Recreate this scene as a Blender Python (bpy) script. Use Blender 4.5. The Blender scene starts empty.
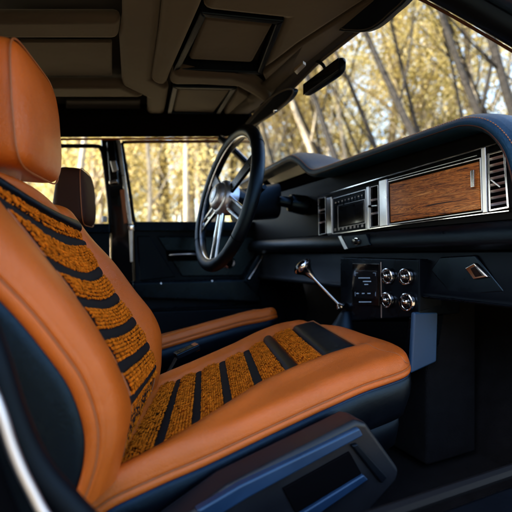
import bpy, math, random
import numpy as np
from mathutils import Vector
rng = np.random.default_rng(7); random.seed(7)
R_ = math.radians
scn = bpy.context.scene
COL = scn.collection

# ------------------------------------------------------------------ survey helper
# the interior was measured from sight lines onto real planes of the cabin
YAW = R_(25.0); FOC = 400.0
FW = np.array([math.sin(YAW), math.cos(YAW), 0.0])
RT = np.array([math.cos(YAW), -math.sin(YAW), 0.0])
UP = np.array([0, 0, 1.0])
def ray(px, py): return FW + (px-256)/FOC*RT + (256-py)/FOC*UP
def on(plane, px, py):
    n, d = plane
    n = np.array(n, float); r = ray(px, py)
    return r*(d/np.dot(n, r))
def PX(v): return ((1,0,0), v)
def PY(v): return ((0,1,0), v)
def PZ(v): return ((0,0,1), v)
WALL = ((.18,1,0), 1.88+.18*.86)
def wall(off): return ((.18,1,0), 1.88+.18*.86+off)
def ceil(off=0): return ((-.08,0,1), .60-.08*.7+off)
CUSH = ((-.2126,0,1), -.22-.2126*.664)
def cush(off=0): return ((-.2126,0,1), -.22-.2126*.664+off)
A = np.array

# ------------------------------------------------------------------ object helpers
def link(o): COL.objects.link(o); return o
def empty(name, loc, label, cat, group=None):
    o = link(bpy.data.objects.new(name, None)); o.location = loc
    o.empty_display_size = .1
    o['label'] = label; o['category'] = cat
    if group: o['group'] = group
    return o
def worldloc(o):
    p = A([0.,0,0])
    while o is not None:
        p = p + A(o.location); o = o.parent
    return p
def mesh(name, V, F, mat, parent=None, smooth=True, bevel=0, sharp=40, subsurf=0, label=None, solid=0, loc=None):
    V = np.asarray(V, float).reshape(-1,3)
    base = worldloc(parent) if parent is not None else (A(loc) if loc is not None else A([0.,0,0]))
    me = bpy.data.meshes.new(name)
    me.from_pydata((V-base).tolist(), [], [list(map(int,f)) for f in F])
    me.validate(); me.update()
    o = link(bpy.data.objects.new(name, me))
    if parent is not None: o.parent = parent
    elif loc is not None: o.location = loc
    if mat is not None: me.materials.append(mat)
    if smooth:
        me.shade_smooth()
        if sharp and not subsurf: me.set_sharp_from_angle(angle=R_(sharp))
    if solid:
        m = o.modifiers.new('solid','SOLIDIFY'); m.thickness = solid; m.offset = -1
    if bevel:
        m = o.modifiers.new('bevel','BEVEL'); m.width = bevel; m.segments = 3
        m.limit_method = 'ANGLE'; m.angle_limit = R_(35); m.harden_normals = True
    if subsurf:
        m = o.modifiers.new('sub','SUBSURF'); m.levels = subsurf; m.render_levels = subsurf
    if label: o['label'] = label
    return o
class MB:
    def __init__(s): s.V=[]; s.F=[]; s.n=0
    def add(s, V, F):
        V = np.asarray(V,float).reshape(-1,3)
        s.V.append(V); s.F += [[int(i)+s.n for i in f] for f in F]; s.n += len(V); return s
    def build(s, name, mat, parent=None, **k): return mesh(name, np.concatenate(s.V), s.F, mat, parent, **k)
def slab(poly, ext):
    P = A([A(p,float) for p in poly]); n = len(P); e = A(ext,float)
    V = np.concatenate([P, P+e])
    F = [list(range(n)), list(range(2*n-1,n-1,-1))]
    for i in range(n):
        j=(i+1)%n; F.append([j,i,i+n,j+n])
    return V, F
def pslab(plane, pix, ext): return slab([on(plane,*p) for p in pix], ext)
def box(c, s, ax=None):
    c = A(c,float); s = A(s,float)/2
    ax = np.eye(3) if ax is None else A(ax,float)
    V = [c + sx*s[0]*ax[0] + sy*s[1]*ax[1] + sz*s[2]*ax[2] for sx in(-1,1) for sy in(-1,1) for sz in(-1,1)]
    F = [[0,1,3,2],[4,6,7,5],[0,4,5,1],[2,3,7,6],[0,2,6,4],[1,5,7,3]]
    return V, F
def crom(P, n=8, closed=False):
    P = A(P,float); m = len(P); out=[]
    segs = m if closed else m-1
    for i in range(segs):
        p1=P[i]; p2=P[(i+1)%m]
        p0 = P[(i-1)%m] if closed or i>0 else 2*p1-p2
        p3 = P[(i+2)%m] if closed or i+2<m else 2*p2-p1
        for k in range(n):
            t=k/n
            out.append(.5*((2*p1)+(-p0+p2)*t+(2*p0-5*p1+4*p2-p3)*t*t+(-p0+3*p1-3*p2+p3)*t**3))
    if not closed: out.append(P[-1])
    return A(out)
def frames(P, closed=False):
    P = A(P,float); n=len(P)
    T = np.zeros_like(P)
    for i in range(n):
        a = P[(i-1)%n] if closed or i>0 else P[i]
        b = P[(i+1)%n] if closed or i<n-1 else P[i]
        T[i] = (b-a)/(np.linalg.norm(b-a)+1e-12)
    ref = A([0,0,1.]) if abs(T[0][2])<.9 else A([1.,0,0])
    N = np.zeros_like(P); N[0] = ref-np.dot(ref,T[0])*T[0]; N[0]/=np.linalg.norm(N[0])
    for i in range(1,n):
        v = N[i-1]-np.dot(N[i-1],T[i])*T[i]; N[i]=v/(np.linalg.norm(v)+1e-12)
    return T,N,np.cross(T,N)
def tube(P, r, n=10, closed=False, sx=1, cap=True):
    P = A(P,float); m=len(P); T,N,B = frames(P,closed)
    r = np.broadcast_to(A(r,float),(m,))
    a = np.linspace(0,2*math.pi,n,endpoint=False)
    V = np.concatenate([P[i]+r[i]*(np.outer(np.cos(a)*sx,N[i])+np.outer(np.sin(a),B[i])) for i in range(m)])
    F=[]
    for i in range(m if closed else m-1):
        j=(i+1)%m
        for k in range(n):
            l=(k+1)%n; F.append([i*n+k,i*n+l,j*n+l,j*n+k])
    if cap and not closed: F += [list(range(n-1,-1,-1)), list(range((m-1)*n,m*n))]
    return V,F
def grid(G, flip=False, wrapu=False):
    G=A(G,float); nu,nv=G.shape[:2]; F=[]
    for i in range(nu if wrapu else nu-1):
        j=(i+1)%nu
        for k in range(nv-1):
            f=[i*nv+k,j*nv+k,j*nv+k+1,i*nv+k+1]
            F.append(f[::-1] if flip else f)
    return G.reshape(-1,3),F
def lathe(c, axis, prof, n=32):
    """prof: (distance along axis, radius)"""
    c=A(c,float); ax=A(axis,float); ax/=np.linalg.norm(ax)
    ref = A([0,0,1.]) if abs(ax[2])<.9 else A([1.,0,0])
    u=np.cross(ax,ref); u/=np.linalg.norm(u); v=np.cross(ax,u)
    a=np.linspace(0,2*math.pi,n,endpoint=False)
    V=[];F=[]
    for d,r in prof:
        V.append(c+ax*d+r*(np.outer(np.cos(a),u)+np.outer(np.sin(a),v)))
    V=np.concatenate(V); m=len(prof)
    for i in range(m-1):
        for k in range(n):
            l=(k+1)%n; F.append([i*n+k,i*n+l,(i+1)*n+l,(i+1)*n+k])
    F += [list(range(n-1,-1,-1)), list(range((m-1)*n,m*n))]
    return V,F
def frame4(q, w, ext):
    """mitred rectangular frame on quad q (3D corners), bar width w, thickness vector ext"""
    q=A(q,float); c=q.mean(0); inn=[]
    for i in range(4):
        a=q[i-1]-q[i]; b=q[(i+1)%4]-q[i]; a/=np.linalg.norm(a); b/=np.linalg.norm(b)
        s=np.linalg.norm(np.cross(a,b)); inn.append(q[i]+(a+b)*w/s)
    inn=A(inn); mb=MB()
    for i in range(4):
        j=(i+1)%4; mb.add(*slab([q[i],q[j],inn[j],inn[i]],ext))
    return mb
def quadpt(q,u,v):
    q=A(q,float); return (q[0]*(1-u)+q[1]*u)*(1-v)+(q[3]*(1-u)+q[2]*u)*v

# ------------------------------------------------------------------ materials
def mat(name, col, rough=.5, metal=0, bump=None, var=None, spec=.5, coat=0, sheen=0, extra=None, tint=None):
    m = bpy.data.materials.new(name); m.use_nodes=True
    nt=m.node_tree; N=nt.nodes; L=nt.links; b=N['Principled BSDF']
    b.inputs['Base Color'].default_value=(*col,1); b.inputs['Roughness'].default_value=rough
    b.inputs['Metallic'].default_value=metal; b.inputs['Specular IOR Level'].default_value=spec
    b.inputs['Coat Weight'].default_value=coat; b.inputs['Sheen Weight'].default_value=sheen
    if tint: b.inputs['Specular Tint'].default_value=(*tint,1)
    tc=N.new('ShaderNodeTexCoord')
    if var:  # (scale, amount)
        sc,am=var
        n=N.new('ShaderNodeTexNoise'); n.inputs['Scale'].default_value=sc; n.inputs['Detail'].default_value=6
        L.new(tc.outputs['Object'],n.inputs['Vector'])
        r=N.new('ShaderNodeMapRange'); r.inputs['From Min'].default_value=.3; r.inputs['From Max'].default_value=.7
        r.inputs['To Min'].default_value=1-am; r.inputs['To Max'].default_value=1+am
        L.new(n.outputs['Fac'],r.inputs['Value'])
        x=N.new('ShaderNodeMix'); x.data_type='RGBA'; x.blend_type='MULTIPLY'; x.inputs[0].default_value=1
        x.inputs[6].default_value=(*col,1)
        cmb=N.new('ShaderNodeCombineColor')
        for i in range(3): L.new(r.outputs[0],cmb.inputs[i])
        L.new(cmb.outputs[0],x.inputs[7]); L.new(x.outputs[2],b.inputs['Base Color'])
        rr=N.new('ShaderNodeMapRange'); rr.inputs['To Min'].default_value=max(.02,rough-.1); rr.inputs['To Max'].default_value=min(1,rough+.12)
        L.new(n.outputs['Fac'],rr.inputs['Value']); L.new(rr.outputs[0],b.inputs['Roughness'])
    prev=None
    for bm in (bump or []):      # (kind, scale, distance, strength)
        k,sc,di,st=bm
        if k=='vor':
            t=N.new('ShaderNodeTexVoronoi'); t.feature='DISTANCE_TO_EDGE'; o='Distance'
        elif k=='noise':
            t=N.new('ShaderNodeTexNoise'); t.inputs['Detail'].default_value=5; o='Fac'
        t.inputs['Scale'].default_value=sc; L.new(tc.outputs['Object'],t.inputs['Vector'])
        src=t.outputs[o]
        if k=='vor':
            mr=N.new('ShaderNodeMapRange'); mr.inputs['From Max'].default_value=.25; L.new(src,mr.inputs['Value']); src=mr.outputs[0]
        bp=N.new('ShaderNodeBump'); bp.inputs['Distance'].default_value=di; bp.inputs['Strength'].default_value=st
        L.new(src,bp.inputs['Height'])
        if prev: L.new(prev.outputs[0],bp.inputs['Normal'])
        prev=bp
    if prev: L.new(prev.outputs[0],b.inputs['Normal'])
    if extra: extra(m,nt,b,tc)
    return m
M={}
grain=[('noise',9,.008,.5),('noise',34,.0016,.35),('vor',430,.0006,.45)]
M['tan']=mat('tan_leather',(.48,.094,.010),.31,bump=grain,var=(7,.12),spec=.5,tint=(1,.80,.58),coat=.04)
M['tanseam']=mat('tan_piping',(.30,.085,.022),.45,bump=grain)
M['brown']=mat('brown_shade_leather',(.036,.010,.005),.6,spec=.2,bump=grain,var=(9,.1))  # headrest's shade is put into this brown; thin dash and pillar lines share it
M['black']=mat('black_leather',(.0014,.0019,.0034),.31,spec=.34,tint=(.36,.66,1),bump=[('noise',14,.004,.35),('vor',560,.0004,.35)],var=(12,.25))
M['plastic']=mat('black_grained_plastic',(.0014,.0017,.0028),.46,bump=[('noise',350,.0006,.35)],var=(14,.3),spec=.17,tint=(.45,.7,1))
M['satin']=mat('satin_black_plastic',(.0014,.0020,.0036),.27,spec=.26,tint=(.35,.65,1),bump=[('noise',8,.002,.15)],var=(20,.3))
M['gloss']=mat('gloss_black_trim',(.003,.003,.004),.08,spec=.5,coat=.3,var=(30,.2))
M['void']=mat('dark_vent_lining',(.002,.002,.0025),.8,spec=0)
M['chrome']=mat('polished_metal',(.72,.72,.74),.12,1,var=(25,.08))
M['satinmetal']=mat('brushed_metal',(.60,.63,.70),.30,1,var=(40,.06))
M['yarn']=mat('knitted_yarn',(.52,.118,.006),.8,bump=[('noise',900,.0012,.8)],var=(90,.5),spec=.08,tint=(1,.75,.5))
M['blackyarn']=mat('black_padding_fabric',(.003,.003,.004),.75,bump=[('noise',700,.0015,.8)],spec=.25)
M['liner']=mat('brown_headlining_fabric',(.027,.0190,.0132),.85,bump=[('noise',700,.0010,.5),('noise',6,.01,.3)],var=(5,.18),sheen=.15)
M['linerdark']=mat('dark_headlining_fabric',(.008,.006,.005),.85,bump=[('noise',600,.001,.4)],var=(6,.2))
M['carpet']=mat('black_carpet',(.004,.004,.005),.95,bump=[('noise',420,.004,.9)],var=(30,.4),spec=.1)
M['paint']=mat('dark_blue_car_paint',(.010,.022,.055),.22,coat=1,spec=.5,var=(4,.1))
M['bluelit']=mat('panel_painted_blue_light',(.010,.042,.098),.5,bump=[('noise',300,.0005,.3)],var=(10,.12))  # blue light on the console side is painted into this base colour
M['thread']=mat('orange_thread',(.32,.11,.022),.6)
M['screen']=mat('dark_screen_glass',(.006,.007,.010),.12,coat=.5)
M['white']=mat('white_print',(.45,.47,.50),.5)
M['rubber']=mat('black_rubber',(.003,.003,.004),.6,spec=.12,bump=[('noise',200,.001,.3)])
def woodx(m,nt,b,tc):
    N=nt.nodes;L=nt.links
    mp=N.new('ShaderNodeMapping'); mp.inputs['Scale'].default_value=(6,1.3,24); mp.inputs['Rotation'].default_value=(R_(4),0,0)
    L.new(tc.outputs['Object'],mp.inputs[0])
    n=N.new('ShaderNodeTexNoise'); n.inputs['Scale'].default_value=2.2; n.inputs['Detail'].default_value=9; n.inputs['Roughness'].default_value=.62; n.inputs['Distortion'].default_value=2.4
    L.new(mp.outputs[0],n.inputs['Vector'])
    mp2=N.new('ShaderNodeMapping'); mp2.inputs['Scale'].default_value=(20,12,260); L.new(tc.outputs['Object'],mp2.inputs[0])
    n2=N.new('ShaderNodeTexNoise'); n2.inputs['Scale'].default_value=2; n2.inputs['Detail'].default_value=4; L.new(mp2.outputs[0],n2.inputs['Vector'])
    ad=N.new('ShaderNodeMath'); ad.operation='MULTIPLY_ADD'; ad.inputs[1].default_value=.13; L.new(n2.outputs['Fac'],ad.inputs[0]); L.new(n.outputs['Fac'],ad.inputs[2])
    r=N.new('ShaderNodeValToRGB'); e=r.color_ramp.elements
    e[0].position=.34; e[0].color=(.018,.006,.003,1); e[1].position=.72; e[1].color=(.80,.34,.09,1)
    for p,c in ((.42,(.045,.009,.003,1)),(.465,(.42,.115,.018,1)),(.495,(.035,.008,.002,1)),(.54,(.62,.19,.032,1)),(.575,(.05,.012,.003,1)),(.62,(.72,.25,.05,1)),(.66,(.10,.024,.006,1))):
        x=e.new(p); x.color=c
    L.new(ad.outputs[0],r.inputs[0]); L.new(r.outputs[0],b.inputs['Base Color'])
M['sky_sheen']=mat('painted_sky_sheen_leather',(.003,.019,.048),.33,spec=.32,tint=(.30,.65,1),bump=[('noise',20,.003,.4),('vor',560,.0006,.5)],var=(12,.2))  # sky reflection on the dash pad is put into this blue base
M['bluesheen']=mat('painted_blue_sheen_plastic',(.008,.024,.058),.36,var=(15,.2),tint=(.5,.75,1),spec=.6)  # blue highlights on the black seat trim, painted in as colour
M['pale']=mat('pale_anodised_metal',(.62,.68,.82),.40,1,var=(15,.05))
M['charcoal']=mat('charcoal_moulded_plastic',(.0055,.0065,.0090),.42,bump=[('noise',350,.0006,.35)],var=(14,.25),spec=.3)
M['lens']=mat('lamp_lens',(.14,.12,.10),.3)
M['fascia']=mat('matt_black_fascia',(.0013,.0015,.0022),.5,spec=.07,bump=[('noise',350,.0005,.3)])
M['wood']=mat('walnut_veneer',(.2,.07,.03),.30,spec=.22,extra=woodx)
def glassmat(name,tint,refl):
    m=bpy.data.materials.new(name); m.use_nodes=True; nt=m.node_tree; N=nt.nodes; L=nt.links
    N.remove(N['Principled BSDF']); out=N['Material Output']
    t=N.new('ShaderNodeBsdfTransparent'); t.inputs[0].default_value=(*tint,1)
    g=N.new('ShaderNodeBsdfGlossy'); g.inputs['Roughness'].default_value=.02; g.inputs[0].default_value=(1,1,1,1)
    f=N.new('ShaderNodeFresnel'); f.inputs[0].default_value=1.35
    k=N.new('ShaderNodeMath'); k.operation='MULTIPLY'; k.inputs[1].default_value=refl; L.new(f.outputs[0],k.inputs[0])
    x=N.new('ShaderNodeMixShader'); L.new(k.outputs[0],x.inputs[0]); L.new(t.outputs[0],x.inputs[1]); L.new(g.outputs[0],x.inputs[2])
    L.new(x.outputs[0],out.inputs[0]); return m
M['glass']=glassmat('window_glass',(.95,.96,.95),.07)
def leafmat(name,c1,c2):
    m=bpy.data.materials.new(name); m.use_nodes=True; nt=m.node_tree; N=nt.nodes; L=nt.links
    b=N['Principled BSDF']; b.inputs['Roughness'].default_value=.6; out=N['Material Output']
    tc=N.new('ShaderNodeTexCoord'); n=N.new('ShaderNodeTexNoise'); n.inputs['Scale'].default_value=1.3; n.inputs['Detail'].default_value=3
    L.new(tc.outputs['Object'],n.inputs['Vector'])
    r=N.new('ShaderNodeValToRGB'); r.color_ramp.elements[0].position=.38; r.color_ramp.elements[1].position=.62
    r.color_ramp.elements[0].color=(*c1,1); r.color_ramp.elements[1].color=(*c2,1)
    L.new(n.outputs['Fac'],r.inputs[0]); L.new(r.outputs[0],b.inputs['Base Color'])
    t=N.new('ShaderNodeBsdfTranslucent'); L.new(r.outputs[0],t.inputs[0])
    x=N.new('ShaderNodeMixShader'); x.inputs[0].default_value=.45
    L.new(b.outputs[0],x.inputs[1]); L.new(t.outputs[0],x.inputs[2]); L.new(x.outputs[0],out.inputs[0]); return m
M['leaf_gold']=leafmat('golden_leaves',(.50,.38,.12),(.74,.63,.30))
M['leaf_olive']=leafmat('olive_leaves',(.27,.225,.055),(.50,.41,.13))
M['leaf_pale']=leafmat('pale_leaves',(.52,.41,.14),(.70,.58,.25))
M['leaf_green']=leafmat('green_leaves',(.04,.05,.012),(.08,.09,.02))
M['bark_dark']=mat('dark_bark',(.013,.0095,.007),.9,bump=[('noise',9,.05,.8)],var=(4,.4))
M['bark_pale']=mat('pale_bark',(.34,.28,.20),.85,bump=[('noise',9,.03,.6)],var=(3,.35))
M['soil']=mat('leaf_litter_ground',(.12,.085,.04),.95,bump=[('noise',3,.08,.8)],var=(.9,.4))

# ------------------------------------------------------------------ outside: ground, trees
GZ=-1.25
def ground():
    n=60; xs=np.linspace(-1,1,n); xs=np.sign(xs)*np.abs(xs)**2*160
    G=np.zeros((n,n,3))
    for i,x in enumerate(xs):
        for j,y in enumerate(xs):
            d=math.hypot(x,y); G[i,j]=(x,y,GZ+ (0 if d<6 else .25*math.sin(x*.21)*math.cos(y*.17)*min(1,(d-6)/10)))
    V,F=grid(G)
    o=mesh('ground',V,F,M['soil']); o['kind']='structure'
ground()

def limb(mb,p,d,r,L,depth,tips,rnd):
    n=5; P=[p]; R=[r]
    d=d/np.linalg.norm(d); q=p.copy()
    for i in range(n):
        d=d+rnd.normal(0,.07,3); d[2]+=.01; d/=np.linalg.norm(d); q=q+d*L/n; P.append(q.copy()); R.append(r*(1-.55*(i+1)/n))
        if depth<3 and i>=1:
            for _ in range(1 if depth else rnd.integers(0,3)):
                a=rnd.uniform(0,6.28); side=A([math.cos(a),math.sin(a),rnd.uniform(.3,1.1)])
                dd=d*.7+side*.7
                limb(mb,q.copy(),dd,R[-1]*.52,L*rnd.uniform(.35,.55),depth+1,tips,rnd)
    mb.add(*tube(P,R,7 if depth<2 else 4))
    if depth>=1: tips.append(q)
    for k in range(2,len(P)):
        if depth>=1: tips.append(P[k])
def tree_mesh(seed,H,r,lean,bare):
    rnd=np.random.default_rng(seed); mb=MB(); tips=[]
    # main stem with limbs only above 'bare' fraction
    n=12; P=[];R=[]; q=A([0.,0,-.3]); d=A([lean[0],lean[1],1.]); d/=np.linalg.norm(d)
    for i in range(n+1):
        P.append(q.copy()); R.append(r*(1.15 if i==0 else 1)*(1-.8*i/n))
        if i/n<=bare and i>2 and rnd.random()<.5:
            a=rnd.uniform(0,6.28); limb(mb,q.copy(),d*.9+A([math.cos(a),math.sin(a),.6]),R[-1]*.42,H*.2,2,[],rnd)
        if i/n>bare:
            for _ in range(2):
                a=rnd.uniform(0,6.28); side=A([math.cos(a),math.sin(a),rnd.uniform(.4,1.2)])
                limb(mb,q.copy(),d*.5+side,R[-1]*.5,H*rnd.uniform(.14,.26),1,tips,rnd)
        d=d+rnd.normal(0,.035,3); d/=np.linalg.norm(d); q=q+d*H/n
    mb.add(*tube(P,R,10)); tips.append(q)
    return mb,A(tips)
def leaves(tips,count,spread,size,rnd):
    idx=rnd.integers(0,len(tips),count)
    # clumpy: some tips carry far more leaves than others
    w=rnd.random(len(tips))**2.5; w/=w.sum(); idx=rnd.choice(len(tips),count,p=w)
    C=tips[idx]+rnd.normal(0,spread,(count,3))
    u=rnd.normal(0,1,(count,3)); u/=np.linalg.norm(u,axis=1)[:,None]
    v=np.cross(u,rnd.normal(0,1,(count,3))); v/=np.linalg.norm(v,axis=1)[:,None]
    s=size*rnd.uniform(.6,1.4,(count,1))
    V=np.stack([C-u*s,C+v*s*.5,C+u*s,C-v*s*.5],1).reshape(-1,3)
    F=np.arange(count*4).reshape(-1,4)
    return V,F
protos=[]
specs=[(11,13,.20,(.0,.0),.22),(12,15,.24,(.10,.03),.28),(13,12,.15,(-.08,.05),.18),(14,16,.22,(.05,-.08),.30),(15,10,.10,(.12,.0),.15),(16,14,.125,(.02,.0),.55),(17,15,.115,(-.05,.03),.60)]
for si,(seed,H,r,lean,bare) in enumerate(specs):
    mb,tips=tree_mesh(seed,H,r,lean,bare)
    rnd=np.random.default_rng(seed+50)
    me=bpy.data.meshes.new('trunk'); me.from_pydata(np.concatenate(mb.V).tolist(),[],mb.F); me.update(); me.shade_smooth()
    V,F=leaves(tips,4600 if bare<.5 else 1900,.45,.078,rnd)
    cm=bpy.data.meshes.new('crown'); cm.from_pydata(V.tolist(),[],F.tolist()); cm.update()
    protos.append((me,cm,H))
TW=['slender','tall','leaning','forked','twiggy']
trees=[]
def place_tree(k,loc,rot,sc,bark,leaf,tilt,label,group):
    me,cm,H=protos[k]
    root=empty('forest_tree',loc,label,'tree',group)
    root.rotation_euler=(tilt[0],tilt[1],rot); root.scale=(sc,sc,sc)
    for nm,dat,mt in (('trunk',me,M[bark]),('crown',cm,M[leaf])):
        o=link(bpy.data.objects.new(nm,dat)); o.parent=root
        if not dat.materials: dat.materials.append(mt)
        o.material_slots[0].link='OBJECT'; o.material_slots[0].material=mt
    return root
def spot(px,dist):
    r=ray(px,256); return A([r[0]*dist,r[1]*dist,GZ])
# explicit near trees seen through the windscreen: (pixel column of the foot, distance, lean to the left in degrees, kind, scale, bark)
near=[(500,9,25,5,.95,'bark_dark'),(537,9.5,20,6,1.0,'bark_dark'),(568,9.0,19,5,1.0,'bark_dark'),(440,11,-14,6,.7,'bark_dark'),
      (386,11,17,5,1.0,'bark_dark'),(356,12,20,6,1.,'bark_pale'),(430,12.5,24,5,.9,'bark_dark'),(335,14,24,6,1.1,'bark_pale'),(318,11,24,6,.8,'bark_dark'),
      (600,11,14,5,1.,'bark_dark')]
lab=['dark leaning tree trunk nearest the windscreen, right of the mirror','dark forked trunk rising above the right end of the dashboard',
 'dark trunk cut by the right edge of the view above the dashboard','dark tree with thin branches above the middle of the dashboard',
 'strongly leaning dark tree seen below and right of the mirror','pale barked tree seen just right of the instrument hood','thin twiggy tree between two dark trunks over the dashboard',
 'pale barked leaning tree above the instrument hood','thin dark leaning tree left of the instrument hood in the windscreen','dark leaning tree behind the right windscreen pillar']
for i,(px,d,ln,k,sc,bk) in enumerate(near):
    a=-R_(ln)   # lean towards picture left = -RT
    # rotation about FW axis; compose approx from x/y tilts with zero spin
    root=place_tree(k,spot(px,d),0,sc,bk,['leaf_gold','leaf_olive','leaf_pale'][i%3],(0,0),lab[i],'trees outside the car windows')
    from mathutils import Matrix
    root.rotation_mode='QUATERNION'
    root.rotation_quaternion=(Matrix.Rotation(a,4,Vector((-FW[0],-FW[1],0)))@Matrix.Rotation(i*1.7,4,'Z')).to_quaternion() if False else (Matrix.Rotation(a,4,Vector(FW))@Matrix.Rotation(i*1.7,4,'Z')).to_quaternion()
side=[(70,9,'bark_pale'),(92,13,'bark_pale'),(150,10,'bark_pale'),(168,14,'bark_dark'),(186,9.5,'bark_pale'),(205,12,'bark_pale'),(222,11,'bark_dark'),(240,15,'bark_pale'),(130,16,'bark_dark')]
slab_=['pale trunk seen through the rear side window, left of the driver headrest','pale trunk seen through the rear side window beside the chrome pillar',
 'broad pale trunk at the left of the front side window','dark slim trunk left of centre in the front side window','pale trunk at the centre of the front side window',
 'pale trunk just left of the steering wheel','dark trunk seen through the upper steering wheel','pale trunk seen behind the steering wheel hub','dark trunk far behind the chrome door pillar']
for i,(px,d,bk) in enumerate(side):
    root=place_tree([5,2,6,4,5][i%5],spot(px,d*1.25),i*1.1,[.9,1.05,.8,1.][i%4],bk,['leaf_gold','leaf_pale','leaf_olive'][i%3],(R_(rng.uniform(-6,6)),R_(rng.uniform(-15,4))),slab_[i],'trees outside the car windows')
for i in range(18):
    px=285+i*19+rng.uniform(-7,7); d=rng.uniform(13,21)
    root=place_tree(5+i%2,spot(px,d),0,rng.uniform(.75,1.05),'bark_dark' if i%4 else 'bark_pale',['leaf_gold','leaf_olive'][i%2],(0,0),
        'slim leaning trees in the middle distance beyond the windscreen'.replace('trees','tree'),'slim trees beyond the windscreen')
    root.rotation_mode='QUATERNION'
    root.rotation_quaternion=(Matrix.Rotation(-R_(rng.uniform(4,27)),4,Vector(FW))@Matrix.Rotation(i*2.1,4,'Z')).to_quaternion()
for i in range(60):
    px=rng.uniform(20,600); d=rng.uniform(17,46)
    root=place_tree(int(rng.integers(0,5)),spot(px,d),rng.uniform(0,6.28),rng.uniform(.9,1.5),'bark_dark' if rng.random()<.45 else 'bark_pale',
        ['leaf_gold','leaf_pale','leaf_olive'][int(rng.integers(0,3))],(R_(rng.uniform(-7,7)),R_(rng.uniform(-9,9))),
        'distant out of focus woodland tree with golden leaves outside the car','distant woodland trees')
# far wood as one mass
def farwood():
    rnd=np.random.default_rng(5); n=26000
    ang=rnd.uniform(R_(-14),R_(116),n); d=rnd.uniform(42,62,n)
    z=GZ+rnd.uniform(0,1,n)**1.3*(9+4*np.sin(ang*9)+3*np.sin(ang*23))
    C=np.stack([d*np.cos(ang),d*np.sin(ang),z],1)
    u=rnd.normal(0,1,(n,3)); u/=np.linalg.norm(u,axis=1)[:,None]
    v=np.cross(u,rnd.normal(0,1,(n,3))); v/=np.linalg.norm(v,axis=1)[:,None]
    s=.40*rnd.uniform(.6,1.4,(n,1))
    V=np.stack([C-u*s,C+v*s*.6,C+u*s,C-v*s*.6],1).reshape(-1,3)
    o=mesh('far_wood',V,np.arange(n*4).reshape(-1,4),M['leaf_gold'],smooth=False); o['kind']='stuff'; o['label']='far golden woodland reading as one mass behind the trees'; o['category']='woodland'
farwood()
def sky_blocker():
    # unseen leaf mass added behind the viewer to block low sky and steer light
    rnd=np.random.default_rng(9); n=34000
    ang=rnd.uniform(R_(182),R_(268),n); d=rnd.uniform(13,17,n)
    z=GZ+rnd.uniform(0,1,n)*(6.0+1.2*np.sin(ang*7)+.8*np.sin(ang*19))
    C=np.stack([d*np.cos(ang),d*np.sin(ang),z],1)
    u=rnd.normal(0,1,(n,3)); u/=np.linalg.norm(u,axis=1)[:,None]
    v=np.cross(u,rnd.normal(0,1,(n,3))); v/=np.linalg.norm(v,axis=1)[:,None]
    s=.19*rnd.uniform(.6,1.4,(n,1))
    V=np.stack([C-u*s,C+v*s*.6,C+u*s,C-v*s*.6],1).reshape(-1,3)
    o=mesh('unseen_blocker_wood',V,np.arange(n*4).reshape(-1,4),M['leaf_green'],smooth=False); o['kind']='stuff'; o['label']='added unseen green leaf mass blocking low sky behind the camera'; o['category']='woodland'
sky_blocker()

# ------------------------------------------------------------------ car shell
car=empty('utility_car',(-.2,1.2,GZ),'dark car cabin shell with brown panelled roof lining, pillars and windscreen','car')
# roof skin (outside)
mesh('roof_skin',*slab([(.74,.44,.66),(.74,1.93,.66),(-1.7,2.2,.60),(-1.7,.40,.60)],(0,0,.03)),M['paint'],car,bevel=.01)
# headlining backing (the recesses' tops)
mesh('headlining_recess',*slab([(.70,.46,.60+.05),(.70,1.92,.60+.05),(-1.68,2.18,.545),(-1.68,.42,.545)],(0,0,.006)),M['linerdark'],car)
def beam(pix,off=0,th=.05,mt='liner',bev=.026,name='headlining_beam'):
    return mesh(name,*pslab(ceil(off),pix,(0,0,th)),M[mt],car,bevel=bev)
beam([(121,-120),(172,-120),(164,-20),(158,36),(152,80),(169,89),(164,116),(147,117),(147,99),(122,87),(119,40),(122,21)],.012,.04)
beam([(172.5,-120),(230,-120),(207,-5),(200,12),(172,73),(166,88),(150.5,84),(158.5,36),(164.5,-20)],0,.05)
beam([(-420,22),(121,20.5),(118.5,40),(-420,40)],.014,.035)
beam([(-420,87),(121,87),(146,98.5),(-420,98.5)],.006,.04)
beam([(-420,-60),(120,-62),(121,-22),(-420,-22)],.006,.04)
beam([(232,-120),(500,-120),(440,-45),(300,45),(262,74),(285,21),(200.5,12),(208,-5)],.004,.046)
# curved beam between the two framed panels
c1=[(172.5,73.5),(200,75),(235,77),(255,84),(272,97)]; c2=[(268,108),(252,97),(236,88.5),(200,86.5),(168.5,86.5)]
beam(c1+c2,-.006,.05)
beam([(272.5,97),(262.5,74.5),(300,45.5),(440,-44),(447,-42),(248,116),(222,118),(238,90),(252,98),(268,109)],.010,.04)
def framed(outer,inner,offf,offi):
    n=len(outer)
    mesh('panel_frame',*frame4([on(ceil(offf),*p) for p in outer],.018,(0,0,.04)).V and (np.concatenate(frame4([on(ceil(offf),*p) for p in outer],.018,(0,0,.04)).V),frame4([on(ceil(offf),*p) for p in outer],.018,(0,0,.04)).F),M['plastic'],car,bevel=.004)
    mesh('roof_panel',*pslab(ceil(offi),inner,(0,0,.02)),M['liner'],car,bevel=.014)
framed([(173,72),(200.5,13),(284,21.5),(262,75)],[(189,60),(204,18),(273,25),(252,63)],.008,.020)
framed([(167,115),(173,87),(237,88.5),(219,116)],[(173,112),(178,88.5),(231,90),(214,113)],.008,.016)
mesh('roof_panel',*pslab(ceil(.034),[(20,76),(20,42),(112,42),(112,76)],(0,0,.01)),M['liner'],car,bevel=.005)
mesh('roof_panel',*pslab(ceil(.034),[(66,112),(66,101),(140,101),(140,112)],(0,0,.01)),M['linerdark'],car,bevel=.005)
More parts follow.
